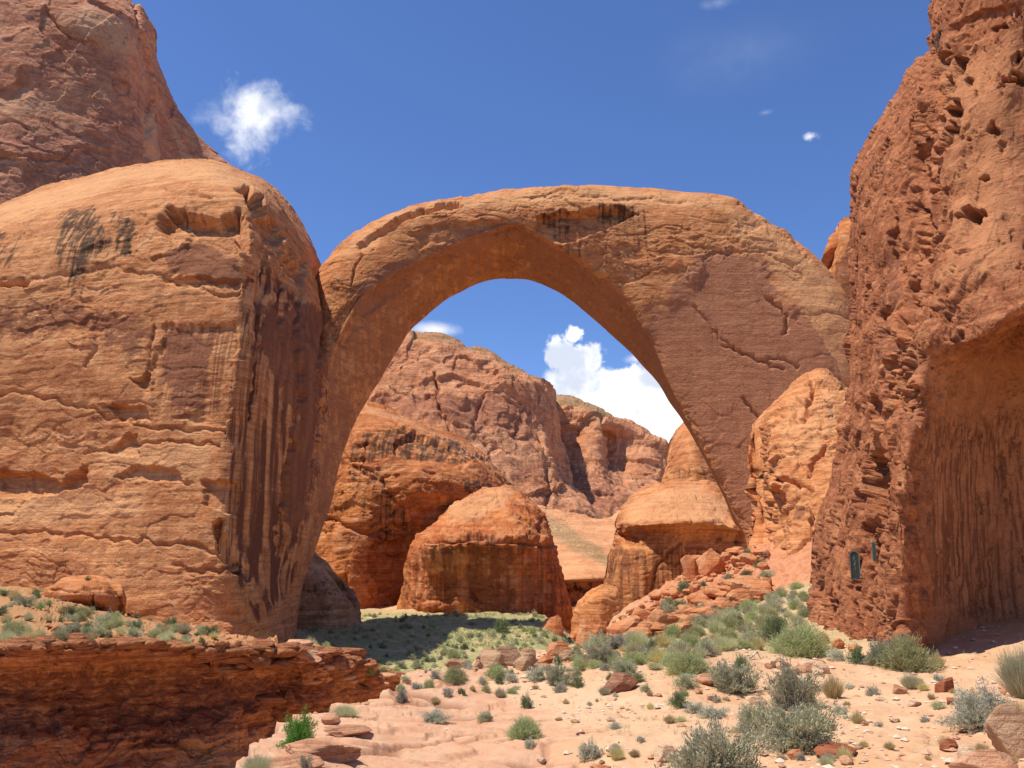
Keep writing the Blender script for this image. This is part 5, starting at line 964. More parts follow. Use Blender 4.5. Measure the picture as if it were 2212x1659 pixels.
BUSHES = [  # base x, base y, width, kind, height factor, label
 (1547, 1690, 180, 'sage', 1.1, 'largest grey-green sagebrush, cut by the bottom edge of the photo'), (1722, 1618, 150, 'sage', 1.1, 'round grey-green sagebrush with a dark red stone at its right foot'), (1632, 1588, 90, 'sage', 1.0, 'sagebrush squeezed behind the two big foreground bushes'),
 (1717, 1535, 108, 'sage', 1.15, 'grey-green sagebrush just above the two big foreground bushes'), (1590, 1494, 98, 'sage', 1.1, 'broad sagebrush left of the pinkish flat block and right of the green clump'), (1602, 1447, 32, 'dark', 1.3, 'small dark shrub poking up behind the broad sagebrush'),
 (1490, 1457, 88, 'green', .9, 'yellow-green rabbitbrush mound in the middle of the near slope'), (1480, 1484, 52, 'sage', 1.0, 'grey sagebrush directly below the yellow-green mound'), (1466, 1526, 44, 'dark', 1.1, 'dark green spiky shrub standing alone on sand left of the big sagebrushes'),
 (1502, 1540, 42, 'grey', .9, 'grey bushlet right beside the dark spiky shrub'), (1542, 1551, 58, 'grey', .7, 'low dry grey bush left of the two big foreground bushes'), (1676, 1382, 54, 'dark', 1.15, 'dark green leafy shrub below the foot of the plaque wall'),
 (1727, 1414, 115, 'green', .85, 'wide pale green bush left of the base of the right cliff'), (1602, 1402, 56, 'green', .6, 'low yellow-green bush left of the wide pale green one'), (1810, 1425, 44, 'grey', .9, 'greyish bush with yellow tips at the right cliff foot'),
 (1853, 1434, 38, 'dark', 1.3, 'small upright green shrub at the right cliff foot'), (1905, 1437, 76, 'sage', 1.15, 'pale sage bush just left of the bright green rounded bush'), (1962, 1446, 100, 'green', 1.05, 'bright green rounded bush beside the shaded hollow of the right cliff'),
 (2025, 1440, 32, 'straw', 1.3, 'dry twiggy bush right of the bright green rounded bush'), (1968, 1486, 40, 'pale', 1.2, 'pale dry tuft on the sand below the bright green bush'), (2117, 1572, 112, 'grey', .95, 'grey sagebrush near the right edge above the grey boulder'),
 (2218, 1506, 95, 'pale', 1.6, 'tall feathery bush cut by the right edge of the photo'), (2192, 1566, 66, 'straw', 1.0, 'yellowish grass tuft right of the grey sagebrush near the right edge'), (1800, 1506, 48, 'straw', 1.4, 'sparse wispy straw tuft right of the upper big sagebrush'),
 (1490, 1398, 54, 'green', .8, 'green tuft at the top of the near slope left of the sandy path'), (1520, 1356, 48, 'green', .6, 'pale green bush below the orange talus'), (1573, 1378, 48, 'green', .7, 'green bush between the talus foot and the dark leafy shrub'), (1622, 1388, 62, 'sage', .7, 'greyish bush touching the left of the dark leafy shrub'),
 (1716, 1315, 32, 'green', 1.0, 'pale bush near the left corner of the right cliff'), (1721, 1272, 34, 'green', .7, 'green tuft in the dark notch under the rock spur'), (1512, 1330, 26, 'green', 1.1, 'round yellow-green bush alone on the lower talus'), (1588, 1324, 30, 'dark', .7, 'dark low bush at the right foot of the talus'),
 (982, 1472, 54, 'green', .9, 'pale green bush at the rim of the wash, right of the shadowed gully'), (900, 1488, 32, 'grey', .7, 'low grey bush on the rim of the wash'), (926, 1486, 25, 'green', 1.1, 'bright yellow-green tuft on the rim of the wash'),
 (866, 1516, 29, 'grey', 1.7, 'upright blue-grey bush standing at the brink of the wash'), (965, 1502, 28, 'grey', 1.0, 'thin grey bush on the bare pink rock'), (998, 1497, 18, 'dark', .8, 'tiny dark green tuft on the bare pink rock'), (941, 1518, 22, 'straw', .9, 'small dry tuft on the bare pink rock'),
 (1021, 1491, 15, 'straw', 1.1, 'little yellow tuft by the near end of the pink rock'), (1050, 1494, 19, 'green', 1.3, 'small bright green tuft at the upper edge of the pink rock'), (1041, 1476, 22, 'grey', 1.1, 'round grey bush at the upper edge of the pink rock'), (1072, 1465, 50, 'green', 1.0, 'yellow-green bush in front of the pale driftwood log'),
 (1078, 1475, 20, 'dark', 1.0, 'dark little bush under the yellow-green bush'), (1105, 1470, 30, 'grey', .8, 'low grey bush right of the yellow-green bush'), (1160, 1470, 46, 'grey', 1.1, 'dark grey-green bush below the driftwood log'), (1203, 1478, 56, 'sage', 1.1, 'pale sage bush below the orange boulders'),
 (1247, 1483, 30, 'dark', 1.1, 'dark round bush on sand right of the pale sage bush'), (1245, 1460, 22, 'sage', 1.0, 'small sage bush beside a pale flat stone'), (1226, 1423, 50, 'pale', .9, 'pale feathery bush right of the smaller orange boulder'), (1245, 1419, 28, 'dark', 1.2, 'dark bush beside the pale feathery one below the round orange boulder'),
 (1305, 1430, 70, 'sage', .9, 'wide sage bush right below the round orange boulder'), (1204, 1436, 18, 'dark', 1.5, 'narrow dark bush under the smaller orange boulder'), (1350, 1460, 54, 'sage', 1.1, 'sage bush above the brown half-buried rock'), (1305, 1449, 24, 'grey', 1.1, 'small grey bush left of the sage above the brown rock'),
 (1317, 1468, 17, 'dark', 1.1, 'tiny dark bush left of the brown rock'), (1378, 1473, 28, 'dark', .9, 'dark bush right of the brown rock'), (1395, 1493, 24, 'sage', 1.0, 'small sage bush below right of the brown rock'), (1409, 1411, 22, 'dark', 1.9, 'upright dark bush near the orange wedge-shaped boulder'), (1375, 1426, 58, 'straw', .8, 'straw-coloured bush below the orange wedge-shaped boulder'),
 (1467, 1402, 36, 'grey', .9, 'grey bush at the top middle of the near slope'), (1432, 1388, 44, 'green', .7, 'green bush right of the wedge-shaped boulder'), (1405, 1532, 20, 'straw', 1.0, 'dry tuft on open sand left of the dark spiky shrub'), (939, 1560, 54, 'grey', .7, 'low grey bush spreading on the pink rock slabs'),
 (1050, 1559, 38, 'sage', 1.0, 'olive bush on the pink rock slabs'), (1138, 1530, 24, 'dark', 1.6, 'small upright dark bush on the pink rock'), (1131, 1598, 74, 'green', 1.0, 'grassy grey-green clump on the open pink rock in the foreground'), (1146, 1616, 26, 'grey', 1.2, 'grey tuft hugging the right of the foreground grassy clump'),
 (1276, 1638, 48, 'grey', 1.15, 'grey-green bush alone on sand at the bottom centre'), (745, 1548, 62, 'pale', .65, 'pale grassy clump at the rim above the wash wall'), (645, 1612, 74, 'vivid', 1.0, 'vivid green bush growing in the wash between the dark wall and pink slabs'), (558, 1668, 70, 'pale', .8, 'pale yellow-green bush at the bottom edge in the wash'),
 (660, 1662, 26, 'sage', 1.8, 'thin grey-green plant growing among the pink slabs'), (1082, 1366, 36, 'dark', 1.1, 'dark green bush against the foot of the rounded rust butte'), (1435, 1322, 24, 'sage', 1.6, 'grey-green bush on the orange talus left side'), (1382, 1358, 26, 'dark', .9, 'dark round bush at the left foot of the talus'), (1335, 1385, 30, 'pale', .8, 'pale tuft right of the round orange boulder'),
 (152, 1332, 28, 'dark', 1.2, 'dark bush below the left corner of the perched boulder'), (190, 1338, 22, 'dark', 1.1, 'small dark bush below the middle of the perched boulder'), (250, 1345, 30, 'green', .9, 'green bush below the right end of the perched boulder'), (55, 1310, 42, 'sage', .9, 'sage bush on the bench left of the perched boulder'),
 (27, 1360, 44, 'green', .9, 'yellow-green bush on the bench at the left edge'), (128, 1391, 36, 'green', 1.1, 'green bush near the rim on the left bench'), (190, 1389, 22, 'green', 1.4, 'upright yellowish-green bush on the left bench rim'), (62, 1402, 28, 'green', .9, 'grey-green bush at the very rim of the left bench'),
 (167, 1364, 15, 'dark', 1.8, 'narrow dark bush in the middle of the left bench'), (350, 1388, 32, 'pale', .8, 'pale bush on the bench below the left dome face'), (398, 1392, 36, 'green', .8, 'green bush where the bench narrows'), (437, 1388, 15, 'dark', .9, 'tiny dark bush at the narrow right end of the bench'),
 (190, 1254, 12, 'dark', 1.0, 'tiny dark bush growing on top of the perched boulder'), (10, 1286, 22, 'dark', .7, 'dark bush at the left edge under the dome face')]
random.seed(3)
for px_, py_, wpx, kd, hs, lb in BUSHES:
    h_ = None
    for dy in range(0, 40, 3):
        h_ = hit(px_, py_+dy)
        if h_ and (h_[2].startswith('ground') or h_[2].startswith('canyon_bank') or h_[2].startswith('perched')) and h_[1].z > .25: break
    if not h_: continue
    plant(h_[0], wpx*h_[0].length/F, kd, lb, hs=hs)
PLACED = [(p[4].x, p[4].y, p[5]) for p in PLANTS]
def free(x, y, r): return all((x-a)**2+(y-b)**2 > (r*.5+c*.45)**2 for a, b, c in PLACED)
def third(x, pxr, poly):
    a, b = (min(p[0] for p in poly), max(p[0] for p in poly)) if poly is not None else pxr
    a, b = max(a, 0), min(b, 2212); t = (x-a)/(b-a)
    return ', left part' if t < .33 else (', middle part' if t < .67 else ', right part')
def scatter(n, pxr, pyr, kinds, wr, label, group, ok=('ground',), poly=None, seed=1, hsr=(.7, 1.2), ymin=0):
    rnd = random.Random(seed); k = 0; tries = 0
    while k < n and tries < n*40:
        tries += 1
        x, y = rnd.uniform(*pxr), rnd.uniform(*pyr)
        if poly is not None and poly_sd(np.array([x]), np.array([y]), poly)[0] < 0: continue
        h_ = hit(x, y)
        if not h_ or h_[2].split('.')[0] not in ok or h_[1].z < .45 or h_[0].y < ymin: continue
        kd = rnd.choice(kinds); wd = rnd.uniform(*wr)*rnd.uniform(.7, 1.15)
        if not free(h_[0].x, h_[0].y, wd): continue
        lb = (label[kd] if isinstance(label, dict) else label)+third(x, pxr, poly)
        plant(h_[0], wd, kd, lb, group, hs=rnd.uniform(*hsr), rnd=rnd); PLACED.append((h_[0].x, h_[0].y, wd)); k += 1
lv = dict(sage='small sagebrush on the green valley floor below the rust butte', dark='small dark shrub on the green valley floor below the rust butte', green='small yellow-green shrub on the valley floor below the rust butte', pale='pale grass clump on the valley floor below the rust butte')
scatter(200, (660, 1290), (1325, 1455), ['sage', 'sage', 'sage', 'dark', 'green', 'pale', 'pale'], (.5, 1.25), lv, 'plants on the valley floor below the rust butte', seed=11, ymin=55)
lb_ = dict(sage='small sagebrush on the scrubby left bench', dark='small dark shrub on the scrubby left bench', green='small green shrub on the scrubby left bench', pale='pale grass clump on the scrubby left bench', straw='straw grass clump on the scrubby left bench')
scatter(90, (-60, 470), (1275, 1398), ['sage', 'dark', 'green', 'pale', 'pale', 'straw'], (.35, .9), lb_, 'plants on the left bench', ok=('canyon_bank',), seed=12)
ls = dict(sage='small sagebrush on the stony slope below the talus', grey='small grey bush on the stony slope below the talus', green='small green shrub on the stony slope below the talus', pale='pale grass clump on the stony slope below the talus', straw='straw tuft on the stony slope below the talus')
scatter(170, (1240, 1750), (1285, 1450), ['sage', 'grey', 'green', 'green', 'pale', 'pale', 'straw'], (.3, .75), ls, 'small plants on the stony slope', seed=13, poly=[(1240, 1400), (1400, 1372), (1560, 1300), (1700, 1262), (1745, 1270), (1750, 1420), (1600, 1400), (1500, 1440), (1400, 1470), (1240, 1450)])
ln = dict(grey='tiny grey tuft on the open foreground sand', straw='tiny straw tuft on the open foreground sand', pale='tiny pale tuft on the open foreground sand')
scatter(70, (1000, 2212), (1440, 1655), ['straw', 'straw', 'pale', 'grey'], (.08, .24), ln, 'tiny tufts on the foreground sand', seed=14, poly=[(1000, 1480), (1300, 1440), (2000, 1470), (2212, 1500), (2212, 1655), (1350, 1655), (1200, 1560)])
lt = dict(sage='small sage bush among the broken stones of the orange talus', dark='small dark bush among the broken stones of the orange talus')
scatter(14, (1380, 1660), (1200, 1340), ['sage', 'dark'], (.6, 1.2), lt, 'small bushes on the talus', seed=15)
lr = dict(grey='little grey bush along the rim of the wash', green='little green bush along the rim of the wash')
scatter(12, (860, 1240), (1440, 1500), ['grey', 'green'], (.15, .32), lr, 'little bushes along the rim of the wash', seed=16)
scatter(16, (600, 860), (1395, 1470), ['green', 'pale'], (.35, .8), dict(green='little green tuft on the far bank by the gully', pale='little pale tuft on the far bank by the gully'), 'tufts on the far bank by the gully', ok=('canyon_bank',), seed=17)

# --- stones
def rock_mat(name, A, B):
    return sandstone(name, .0016, A, B, strata=.3, stre=0, darkpatch=.3, bump=.5)
def boulder_mesh(name, seed, mat, flat=1.0, n=5, cuts=14, lay=.0):
    import bmesh
    bm = bmesh.new(); bmesh.ops.create_icosphere(bm, subdivisions=n, radius=1.0)
    P = np.array([v.co[:] for v in bm.verts]); r = np.random.default_rng(seed)
    nn = unit(r.normal(0, 1, (cuts, 3))); dd = r.uniform(.62, .95, cuts) if cuts < 30 else r.uniform(.84, .99, cuts)
    m = np.full(len(P), 1.2)
    for a, d in zip(nn, dd):
        c = P @ a; m = np.where(c > .05, np.minimum(m, d/np.maximum(c, .05)), m)
    Q = P*m[:, None]
    q = Q+seed*3.3
    Q = Q*(1+.05*fbm(q*1.3, 3, seed)[:, None]+.03*fbm(q*6, 4, seed)[:, None])
    if lay:
        z = Q[:, 2]*5+.4*fbm(q, 2, 3); f = z-np.floor(z); Q[:, :2] *= (1-lay*np.exp(-((f-.5)/.16)**2))[:, None]
    Q[:, 2] *= flat
    for v, c in zip(bm.verts, Q): v.co = c
    for f in bm.faces: f.smooth = n > 3
    me = bpy.data.meshes.new(name); bm.to_mesh(me); bm.free()
    for k in ('varnish_shade', 'black', 'pale', 'scrub', 'streak'): set_attr(me, k, np.zeros(len(P)))
    me.materials.append(mat); return me
M_OR = sandstone('orange_boulder', .035, (.60, .25, .11), (.52, .19, .085), stre=0, strata=.3); M_BR = sandstone('brown_boulder', .03, (.36, .19, .13), (.30, .15, .11), pale=(.45, .28, .2), stre=0, strata=.2)
M_WH = sandstone('white_stone', .03, (.72, .58, .45), (.66, .50, .36), pale=(.8, .7, .58), stre=0, strata=.1, darkpatch=.2); M_GT = sandstone('grey_tan_boulder', .03, (.50, .35, .24), (.42, .27, .18), pale=(.58, .45, .33), stre=0, strata=.4)
M_PK = sandstone('pink_slab', .03, (.62, .38, .26), (.56, .31, .20), pale=(.66, .46, .34), stre=0, strata=.4); M_RD = sandstone('dark_red_stone', .03, (.36, .14, .085), (.28, .10, .06), pale=(.45, .2, .12), stre=0, strata=.3)
STONES = [  # base x, y, width, height, material, label, layered
 (1278, 1400, 62, 46, M_OR, 'round smooth orange boulder, the biggest on the crest of the near slope', 0), (1208, 1424, 48, 32, M_OR, 'second smooth orange boulder left of and below the round one', 0), (1178, 1434, 34, 14, M_OR, 'thin orange slab leaning left of the second orange boulder', 0),
 (1376, 1392, 54, 32, M_OR, 'orange wedge-shaped boulder at the left foot of the talus', 0), (1193, 1366, 40, 30, M_OR, 'orange boulder half buried in the green valley floor', 0), (1242, 1374, 24, 13, M_OR, 'small orange block on the valley floor left of the round boulder', 0),
 (1343, 1494, 64, 30, M_BR, 'brown half-buried rock on the near slope', 0), (1522, 1478, 50, 20, M_PK, 'flat pinkish block left of the broad sagebrush', 0), (1640, 1522, 38, 14, M_WH, 'pale flat stone left of the upper big sagebrush', 0),
 (2050, 1494, 42, 22, M_RD, 'red-brown pointed stone near the shadow of the right cliff', 0), (1946, 1499, 26, 15, M_PK, 'pinkish stone on the sand below the bright green bush', 0), (1976, 1526, 22, 10, M_WH, 'bright white stone on the sandy path', 0), (2068, 1521, 30, 11, M_RD, 'flat dark red stone right of the white stone', 0),
 (2225, 1640, 100, 76, M_GT, 'large grey tan boulder at the right edge', .03), (2150, 1690, 105, 50, M_PK, 'tan boulder cut by the bottom edge in the right corner', 0), (2097, 1646, 32, 28, M_WH, 'whitish rounded stone between the corner boulders and the path', 0), (2055, 1622, 32, 18, M_RD, 'reddish stone left of the whitish rounded stone', 0),
 (1443, 1646, 46, 28, M_WH, 'cream white rock left of the largest sagebrush', 0), (1722, 1640, 30, 17, M_OR, 'small round orange stone below the round sagebrush', 0), (1245, 1448, 34, 10, M_WH, 'pale flat stone beside the sage bushes', 0), (1812, 1632, 66, 18, M_RD, 'elongated dark red stone at the right foot of the round sagebrush', 0),
 (1540, 1242, 46, 46, M_OR, 'largest angular block on the talus', 0), (1502, 1256, 46, 58, M_OR, 'leaning orange slab left of the largest talus block', 0), (1572, 1216, 34, 26, M_OR, 'dark-sided block right above the largest talus block', 0), (1600, 1262, 22, 14, M_OR, 'orange block right of the largest talus block', 0),
 (668, 1640, 150, 34, M_PK, 'broad pink rock slab at the brink of the wash', .05), (625, 1672, 110, 26, M_PK, 'lowest pink slab cut by the bottom edge above the wash', .05), (742, 1592, 80, 16, M_PK, 'thin pink slab on the rim below the pale grassy clump', .05), (716, 1560, 34, 16, M_PK, 'small pink block on the rim left of the pale grassy clump', 0),
 (1300, 1668, 34, 12, M_OR, 'flat orange stone at the bottom edge', 0), (1850, 1405, 22, 12, M_OR, 'orange stone at the foot of the right cliff', 0), (1775, 1392, 36, 22, M_OR, 'rounded orange stone leaning on the cliff foot below the plaque', 0), (1812, 1402, 20, 18, M_OR, 'small orange stone beside the rounded one at the cliff foot', 0)]
def put_stone(loc, nr, w_, h_, mat, label, group=None, seed=1, lay=0, n=5, name='boulder', sink=.3, me=None, rz=None):
    me = me or boulder_mesh('boulder', seed, mat, 1.0, n, cuts=40 if 'round' in label or 'smooth' in label else 14, lay=lay)
    o = thing(name, me, label, 'boulder' if w_ > .35 else 'stone', group)
    if name == 'boulder' and w_ <= .35: o.name = 'stone'
    o.scale = (w_/1.75, w_/1.75*random.uniform(.7, 1.0), h_/1.5); o.rotation_euler = (0, 0, random.uniform(-.5, .5) if rz is None else rz)
    o.location = loc+Vector((0, w_*.25, h_*(.5-sink*.6))); return o
random.seed(5)
ST_Q = []
for k, (px_, py_, wp, hp, mt, lb, lay) in enumerate(STONES):
    h_ = None
    for dy in range(0, 30, 3):
        h_ = hit(px_, py_+dy)
        if h_ and h_[2].startswith('ground'): break
    if h_: d = h_[0].length/F; ST_Q.append((h_[0], h_[1], wp*d, hp*d*1.1, mt, lb, None, 40+k, lay))
M_TAL = sandstone('talus_block', .04, (.60, .27, .135), (.50, .20, .095), stre=0, strata=.3)
CM = [boulder_mesh('boulder', 900+k, M_TAL, 1, 3, 9) for k in range(8)]; CW = [boulder_mesh('stone', 950+k, mt, 1, 3, 10) for k, mt in enumerate((M_WH, M_PK, M_GT, M_PK, M_GT, M_WH))]
CG = [boulder_mesh('boulder', 980+k, M_GT, 1, 3, 10) for k in range(4)]
def scat_st(n, pxr, pyr, ms, wr, lb, gp, seed, ok=('ground',), poly=None, flat=.6):
    rnd = random.Random(seed); k = 0; t = 0
    while k < n and t < n*30:
        t += 1; x, y = rnd.uniform(*pxr), rnd.uniform(*pyr)
        if poly is not None and poly_sd(np.array([x]), np.array([y]), poly)[0] < 0: continue
        h_ = hit(x, y)
        if not h_ or h_[2].split('.')[0] not in ok: continue
        w_ = rnd.uniform(*wr)*rnd.uniform(.5, 1.1); ST_Q.append((h_[0], h_[1], w_, w_*flat*rnd.uniform(.6, 1.2), None, lb+third(x, pxr, poly), gp, rnd.choice(ms), 0)); k += 1
TAL = [(1255, 1400), (1330, 1340), (1430, 1280), (1520, 1215), (1600, 1180), (1650, 1180), (1665, 1290), (1560, 1330), (1440, 1380), (1300, 1400)]
scat_st(26, (1255, 1670), (1180, 1400), CM, (.9, 1.5), 'larger angular orange block on the talus fan', 'larger blocks on the talus fan', 20, poly=TAL)
scat_st(280, (1255, 1670), (1180, 1400), CM, (.2, .75), 'small broken orange block on the talus fan', 'blocks on the talus fan', 21, poly=TAL)
scat_st(26, (980, 1240), (1425, 1450), CG, (.25, .6), 'grey tan stone at the near edge of the valley floor', 'stones at the near edge of the valley floor', 22)
scat_st(34, (1000, 2212), (1440, 1655), CW, (.05, .17), 'loose stone lying on the foreground sand', 'loose stones on the foreground sand', 23, poly=[(1150, 1660), (1250, 1450), (1700, 1430), (2212, 1490), (2212, 1660)])
scat_st(24, (1560, 1780), (1440, 1470), CW[:2], (.12, .3), 'whitish stone in the rubble strip across the path', 'whitish stones in the rubble strip', 24, poly=[(1750, 1425), (1900, 1440), (1960, 1462), (1780, 1460), (1640, 1450)])
scat_st(40, (0, 500), (1290, 1400), CM[:4]+CG[:2], (.12, .4), 'loose stone on the scrubby left bench', 'loose stones on the left bench', 25, ok=('canyon_bank',))
scat_st(45, (640, 880), (1395, 1480), [boulder_mesh('boulder', 990+k, M_PK, 1, 3, 10) for k in range(3)], (.3, 1.0), 'broken block on the far bank by the gully', 'broken blocks on the far bank', 26, ok=('canyon_bank',), flat=.4)
scat_st(70, (400, 860), (1396, 1470), [boulder_mesh('boulder', 1200+k, m_bank, 1, 3, 8) for k in range(4)], (.5, 1.7), 'flat broken ledge block at the rim of the far bank', 'ledge blocks along the far rim', 27, ok=('canyon_bank',), flat=.32)
scat_st(30, (0, 400), (1392, 1412), [boulder_mesh('boulder', 1210+k, m_bank, 1, 3, 8) for k in range(4)], (.5, 1.4), 'flat broken ledge block along the left rim of the undercut wall', 'ledge blocks along the left rim', 28, ok=('canyon_bank',), flat=.3)
# blocks clinging to the wash wall
WB = []
for px_, py_, wp, hp, lb in [(573, 1512, 60, 22, 'flat lit block jutting from the dark wash wall'), (592, 1545, 22, 30, 'lit angular block below the flat jutting block on the wash wall'), (508, 1542, 24, 26, 'isolated lit block in the middle of the dark wash wall'), (484, 1570, 28, 12, 'small lit ledge block low on the dark wash wall'), (622, 1510, 22, 26, 'narrow lit block right of the flat jutting one'), (400, 1500, 30, 12, 'small projecting slab on the dark wash wall left of the cleft')]:
    h_ = hit(px_, py_)
    if h_ and h_[2].startswith('canyon_bank'): d = h_[0].length/F; WB.append((h_[0], wp*d, hp*d, lb))
# plaques
PQ = [(hit(1849, 1252), 'dark bronze plaque with an arched top fixed to the red rough cliff wall', Vector((-.35, -.93, 0))), (hit(1921, 1212), 'second bronze plaque seen nearly edge-on at the crevice of the cliff', Vector((-.93, .365, 0)), 38, .2)]
LOGS = [(hit(1132, 1440), 46, 24, 'pale weathered driftwood log in front of the valley floor'), (hit(1632, 1424), 26, 18, 'white bleached branch on the sand below the dark leafy shrub')]
# stuff: gravel, dry grass, valley ground cover
def ground_pts(n, xr, yr, seed, ex=1.0):
    r = np.random.default_rng(seed); Y = yr[0]+(yr[1]-yr[0])*r.uniform(0, 1, n)**ex; X = Y*np.tan(r.uniform(math.radians(xr[0]), math.radians(xr[1]), n))
    z, sl, m, _ = ground_h(X, Y); return X, Y, z, sl, m, r
def gravel():
    X, Y, z, sl, m, r = ground_pts(6500, (-14, 34), (7.5, 42), 3, 1.3)
    k = (m < .2) & ((sl < .4) | (r.uniform(0, 1, len(X)) < .12)); cl = fbm(np.stack([X/1.5, Y/1.5, X*0], -1), 2, 5); k &= (cl > r.uniform(-.9, .7, len(X)))
    X, Y, z = X[k], Y[k], z[k]; n = len(X); s = .012+.05*r.uniform(0, 1, n)**4+.0009*Y
    oct_ = np.array([[1, 0, 0], [.3, .9, 0], [-.8, .6, .1], [-.7, -.6, 0], [.4, -.9, .1], [.1, .1, .8], [0, 0, -.6]])
    fc = np.array([[0, 1, 5], [1, 2, 5], [2, 3, 5], [3, 4, 5], [4, 0, 5], [1, 0, 6], [2, 1, 6], [3, 2, 6], [4, 3, 6], [0, 4, 6]])
    a = r.uniform(0, 6.28, n); ca, sa = np.cos(a), np.sin(a); q = oct_[None]*r.uniform(.7, 1.3, (n, 7, 3))
    V = np.stack([q[..., 0]*ca[:, None]-q[..., 1]*sa[:, None], q[..., 0]*sa[:, None]+q[..., 1]*ca[:, None], q[..., 2]*.7], -1)*s[:, None, None]+np.stack([X, Y, z+s*.2], -1)[:, None]
    me = mesh_np('gravel', V.reshape(-1, 3), (np.arange(n)[:, None, None]*7+fc[None]).reshape(-1, 3), MAT_GRAVEL, {'tone': np.repeat(r.uniform(0, 1, n), 7)}, False, True)
    thing('gravel', me, 'small loose gravel strewn over the sandy foreground', 'gravel', kind='stuff')
def tufts(name, label, n, xr, yr, seed, cond, mat, blades, h, wd, ex=1.0):
    X, Y, z, sl, m, r = ground_pts(n, xr, yr, seed, ex); k = cond(X, Y, z, sl, m, r); X, Y, z = X[k], Y[k], z[k]; n = len(X)
    th = r.uniform(0, 6.28, (n, blades)); o = np.stack([np.cos(th), np.sin(th), 0*th], -1); s = h*r.uniform(.4, 1.2, (n, 1))
    base = np.stack([X, Y, z-.02], -1)[:, None]+o*(.25*s)[..., None]*r.uniform(0, 1, (n, blades, 1))
    tip = base+o*(.45*s*r.uniform(.3, 1, (n, blades)))[..., None]; tip[..., 2] += s*r.uniform(.5, 1, (n, blades))
    sd_ = unit(np.cross(tip-base, r.normal(0, 1, base.shape)))*wd*.5
    V = np.stack([base-sd_, base+sd_, tip], 2).reshape(-1, 3)
    me = mesh_np(name, V, np.arange(len(V)).reshape(-1, 3), mat, smooth=False, tri=True)
    thing(name, me, label, 'grass', kind='stuff')
def gravel_mat():
    m = bpy.data.materials.new('gravel_stone'); m.use_nodes = True; nt = m.node_tree; nt.nodes.clear()
    t = N(nt, 'ShaderNodeAttribute', attribute_name='tone').outputs['Fac']
    c = mixc(nt, maprange(nt, t, .3, .7), (.48, .24, .13), (.66, .48, .34)); bs = N(nt, 'ShaderNodeBsdfPrincipled'); bs.inputs['Roughness'].default_value = .95
    L(nt, c, bs.inputs['Base Color']); out = N(nt, 'ShaderNodeOutputMaterial'); L(nt, bs.outputs[0], out.inputs['Surface']); return m
MAT_GRAVEL = gravel_mat()
flush_plants()
for loc, nr, w_, h_, mt, lb, gp, sd_, lay in ST_Q:
    if mt is not None: put_stone(loc, nr, w_, h_, mt, lb, gp, sd_, lay)
    else: put_stone(loc, nr, w_, h_, None, lb, gp, me=sd_, rz=random.uniform(0, 6.28))
for k, (loc, w_, h_, lb) in enumerate(WB):
    o = thing('ledge_block', boulder_mesh('ledge_block', 700+k, m_bank, 1, 4, 9), lb, 'rock block'); o.location = loc+Vector((0, .05, 0)); o.scale = (w_/1.7, w_/2.6, h_/1.7)
gravel()
tufts('dry_grass', 'thin dry yellow grass sprinkled over the sandy near slope', 2600, (-4, 34), (9, 40), 31, lambda X, Y, z, sl, m, r: (m < .1) & (sl < .35) & (fbm(np.stack([X/2.2, Y/2.2, X*0], -1), 2, 15) > .05), MY, 9, .11, .006)
tufts('grass_cover', 'low green and straw grass covering the valley floor below the buttes', 16000, (-17, 8), (50, 160), 32, lambda X, Y, z, sl, m, r: (m > .5) & (fbm(np.stack([X/9, Y/9, X*0], -1), 3, 25)+r.uniform(-.4, .4, len(X)) > -.1), MG, 8, .42, .05, .8)
tufts('grass_cover', 'low grey-green grass between the shrubs of the stony slope', 3000, (3, 22), (21, 46), 33, lambda X, Y, z, sl, m, r: (m < .3) & (fbm(np.stack([X/2.5, Y/2.5, X*0], -1), 3, 35)+r.uniform(-.3, .3, len(X)) > 0), MG, 8, .16, .012)
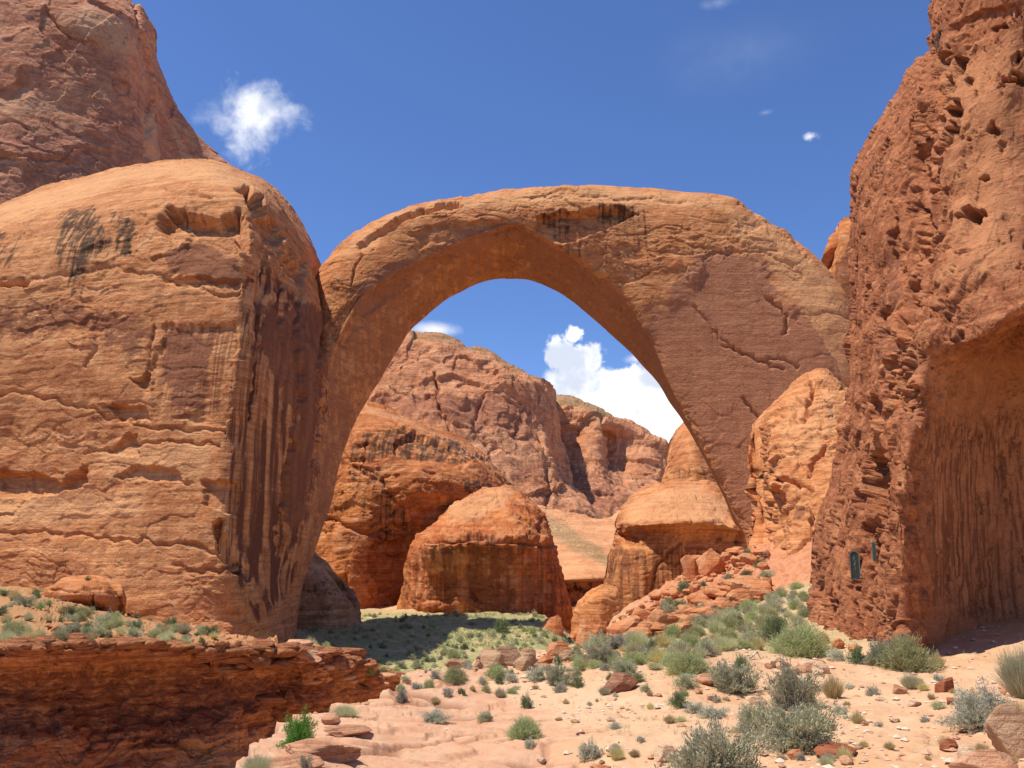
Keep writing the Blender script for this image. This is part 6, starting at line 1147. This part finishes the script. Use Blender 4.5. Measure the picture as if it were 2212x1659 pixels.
# plaque builder
M_BZ = plain('bronze_patina', (.075, .08, .065), .55, .4, 14, .5); M_BZL = plain('bronze_relief', (.16, .21, .17), .5, .3, 20, .4)
def plaque(h_, label, nrm, pxh=54, asp=.33):
    if not h_: return
    loc = h_[0]; ht = pxh*loc.length/F; wd = ht*asp
    root = thing('plaque', None, label, 'plaque'); nrm = nrm.normalized()
    root.location = loc+nrm*.3; root.rotation_euler = nrm.to_track_quat('Y', 'Z').to_euler(); root.rotation_euler = (0, 0, math.atan2(-nrm.x, nrm.y))
    def outline(w2, h2, y0, y1):
        pts = [(-w2, 0), (w2, 0), (w2, h2-w2)]+[(w2*math.cos(a), h2-w2+w2*math.sin(a)*1.15) for a in np.linspace(0, math.pi, 15)][1:-1]+[(-w2, h2-w2)]
        n = len(pts); V = [(x, y0, z) for x, z in pts]+[(x, y1, z) for x, z in pts]
        return V, [list(range(n))[::-1], list(range(n, 2*n))]+[[i, (i+1) % n, n+(i+1) % n, n+i] for i in range(n)]
    def mk_(name, V, Fs, m):
        me = bpy.data.meshes.new(name); me.from_pydata(V, [], Fs); me.materials.append(m); thing(name, me, parent=root)
    V, Fs = outline(wd/2, ht, -.05, .02); mk_('plate', V, Fs, M_BZ)
    # raised rim
    V = []; Fs = []; P1 = outline(wd/2+.006, ht+.006, 0, 0)[0]; n = len(P1)//2; P2 = outline(wd/2-.02, ht-.02, 0, 0)[0]
    for k in range(n): V += [(P1[k][0], .018, P1[k][2]), (P1[k][0], .036, P1[k][2]), (P2[k][0], .036, P2[k][2]+(.02 if k < 2 else 0)), (P2[k][0], .018, P2[k][2]+(.02 if k < 2 else 0))]
    for k in range(n):
        j = (k+1) % n
        for a in range(4): Fs.append([4*k+a, 4*j+a, 4*j+(a+1) % 4, 4*k+(a+1) % 4])
    mk_('rim', V, Fs, M_BZL)
    # worn low relief down the middle: a standing shape seen only as pale green strokes
    rr = random.Random(4); V = []; Fs = []
    for k in range(9):
        z0 = ht*(.34+.05*k); w2 = wd*(.05+.09*rr.random()); x0 = wd*rr.uniform(-.06, .06); n0 = len(V)
        V += [(x0-w2, .021, z0), (x0+w2, .021, z0), (x0+w2*.5, .035, z0+ht*.02), (x0-w2*.5, .035, z0+ht*.02), (x0, .021, z0+ht*.055)]
        Fs += [[n0, n0+1, n0+2, n0+3], [n0+3, n0+2, n0+4], [n0+1, n0+4, n0+2], [n0, n0+3, n0+4]]
    mk_('relief', V, Fs, M_BZL)
for a in PQ: plaque(*a)
M_LOG = plain('bleached_wood', (.58, .48, .38), .9, .3, 30)
def log_(h_, wp, hp, label, k):
    if not h_: return
    d = h_[0].length/F; w_ = wp*d; h2 = hp*d
    V = []; Fs = []; o = 0; br = [[(-.5, 0, .1), (-.2, .05, .35), (.05, 0, .75), (.25, 0, .6), (.5, .1, .05)], [(.05, 0, .72), (.2, -.1, .95), (.28, -.15, 1.0)], [(-.2, .05, .35), (-.4, -.1, .6)]]
    for bi, P in enumerate(br):
        n = len(P)
        for i, p in enumerate(P):
            rr = (.10 if bi == 0 else .05)*(1-.5*i/n)
            for q in range(8): a = q*math.pi/4; V.append((p[0]*w_, p[1]*w_+rr*w_*math.cos(a), p[2]*h2+rr*w_*math.sin(a)*(1.1 if q % 2 else .9)))
        for i in range(n-1):
            for q in range(8): Fs.append([o+i*8+q, o+i*8+(q+1) % 8, o+(i+1)*8+(q+1) % 8, o+(i+1)*8+q])
        Fs.append([o+q for q in range(8)]); Fs.append([o+(n-1)*8+q for q in range(8)][::-1]); o += 8*n
    me = bpy.data.meshes.new('driftwood'); me.from_pydata(V, [], Fs); me.materials.append(M_LOG)
    for f in me.polygons: f.use_smooth = True
    ob = thing('driftwood', me, label, 'driftwood'); ob.location = h_[0]; ob.rotation_euler = (0, 0, .3*k)
for k, a in enumerate(LOGS): log_(*a, k)
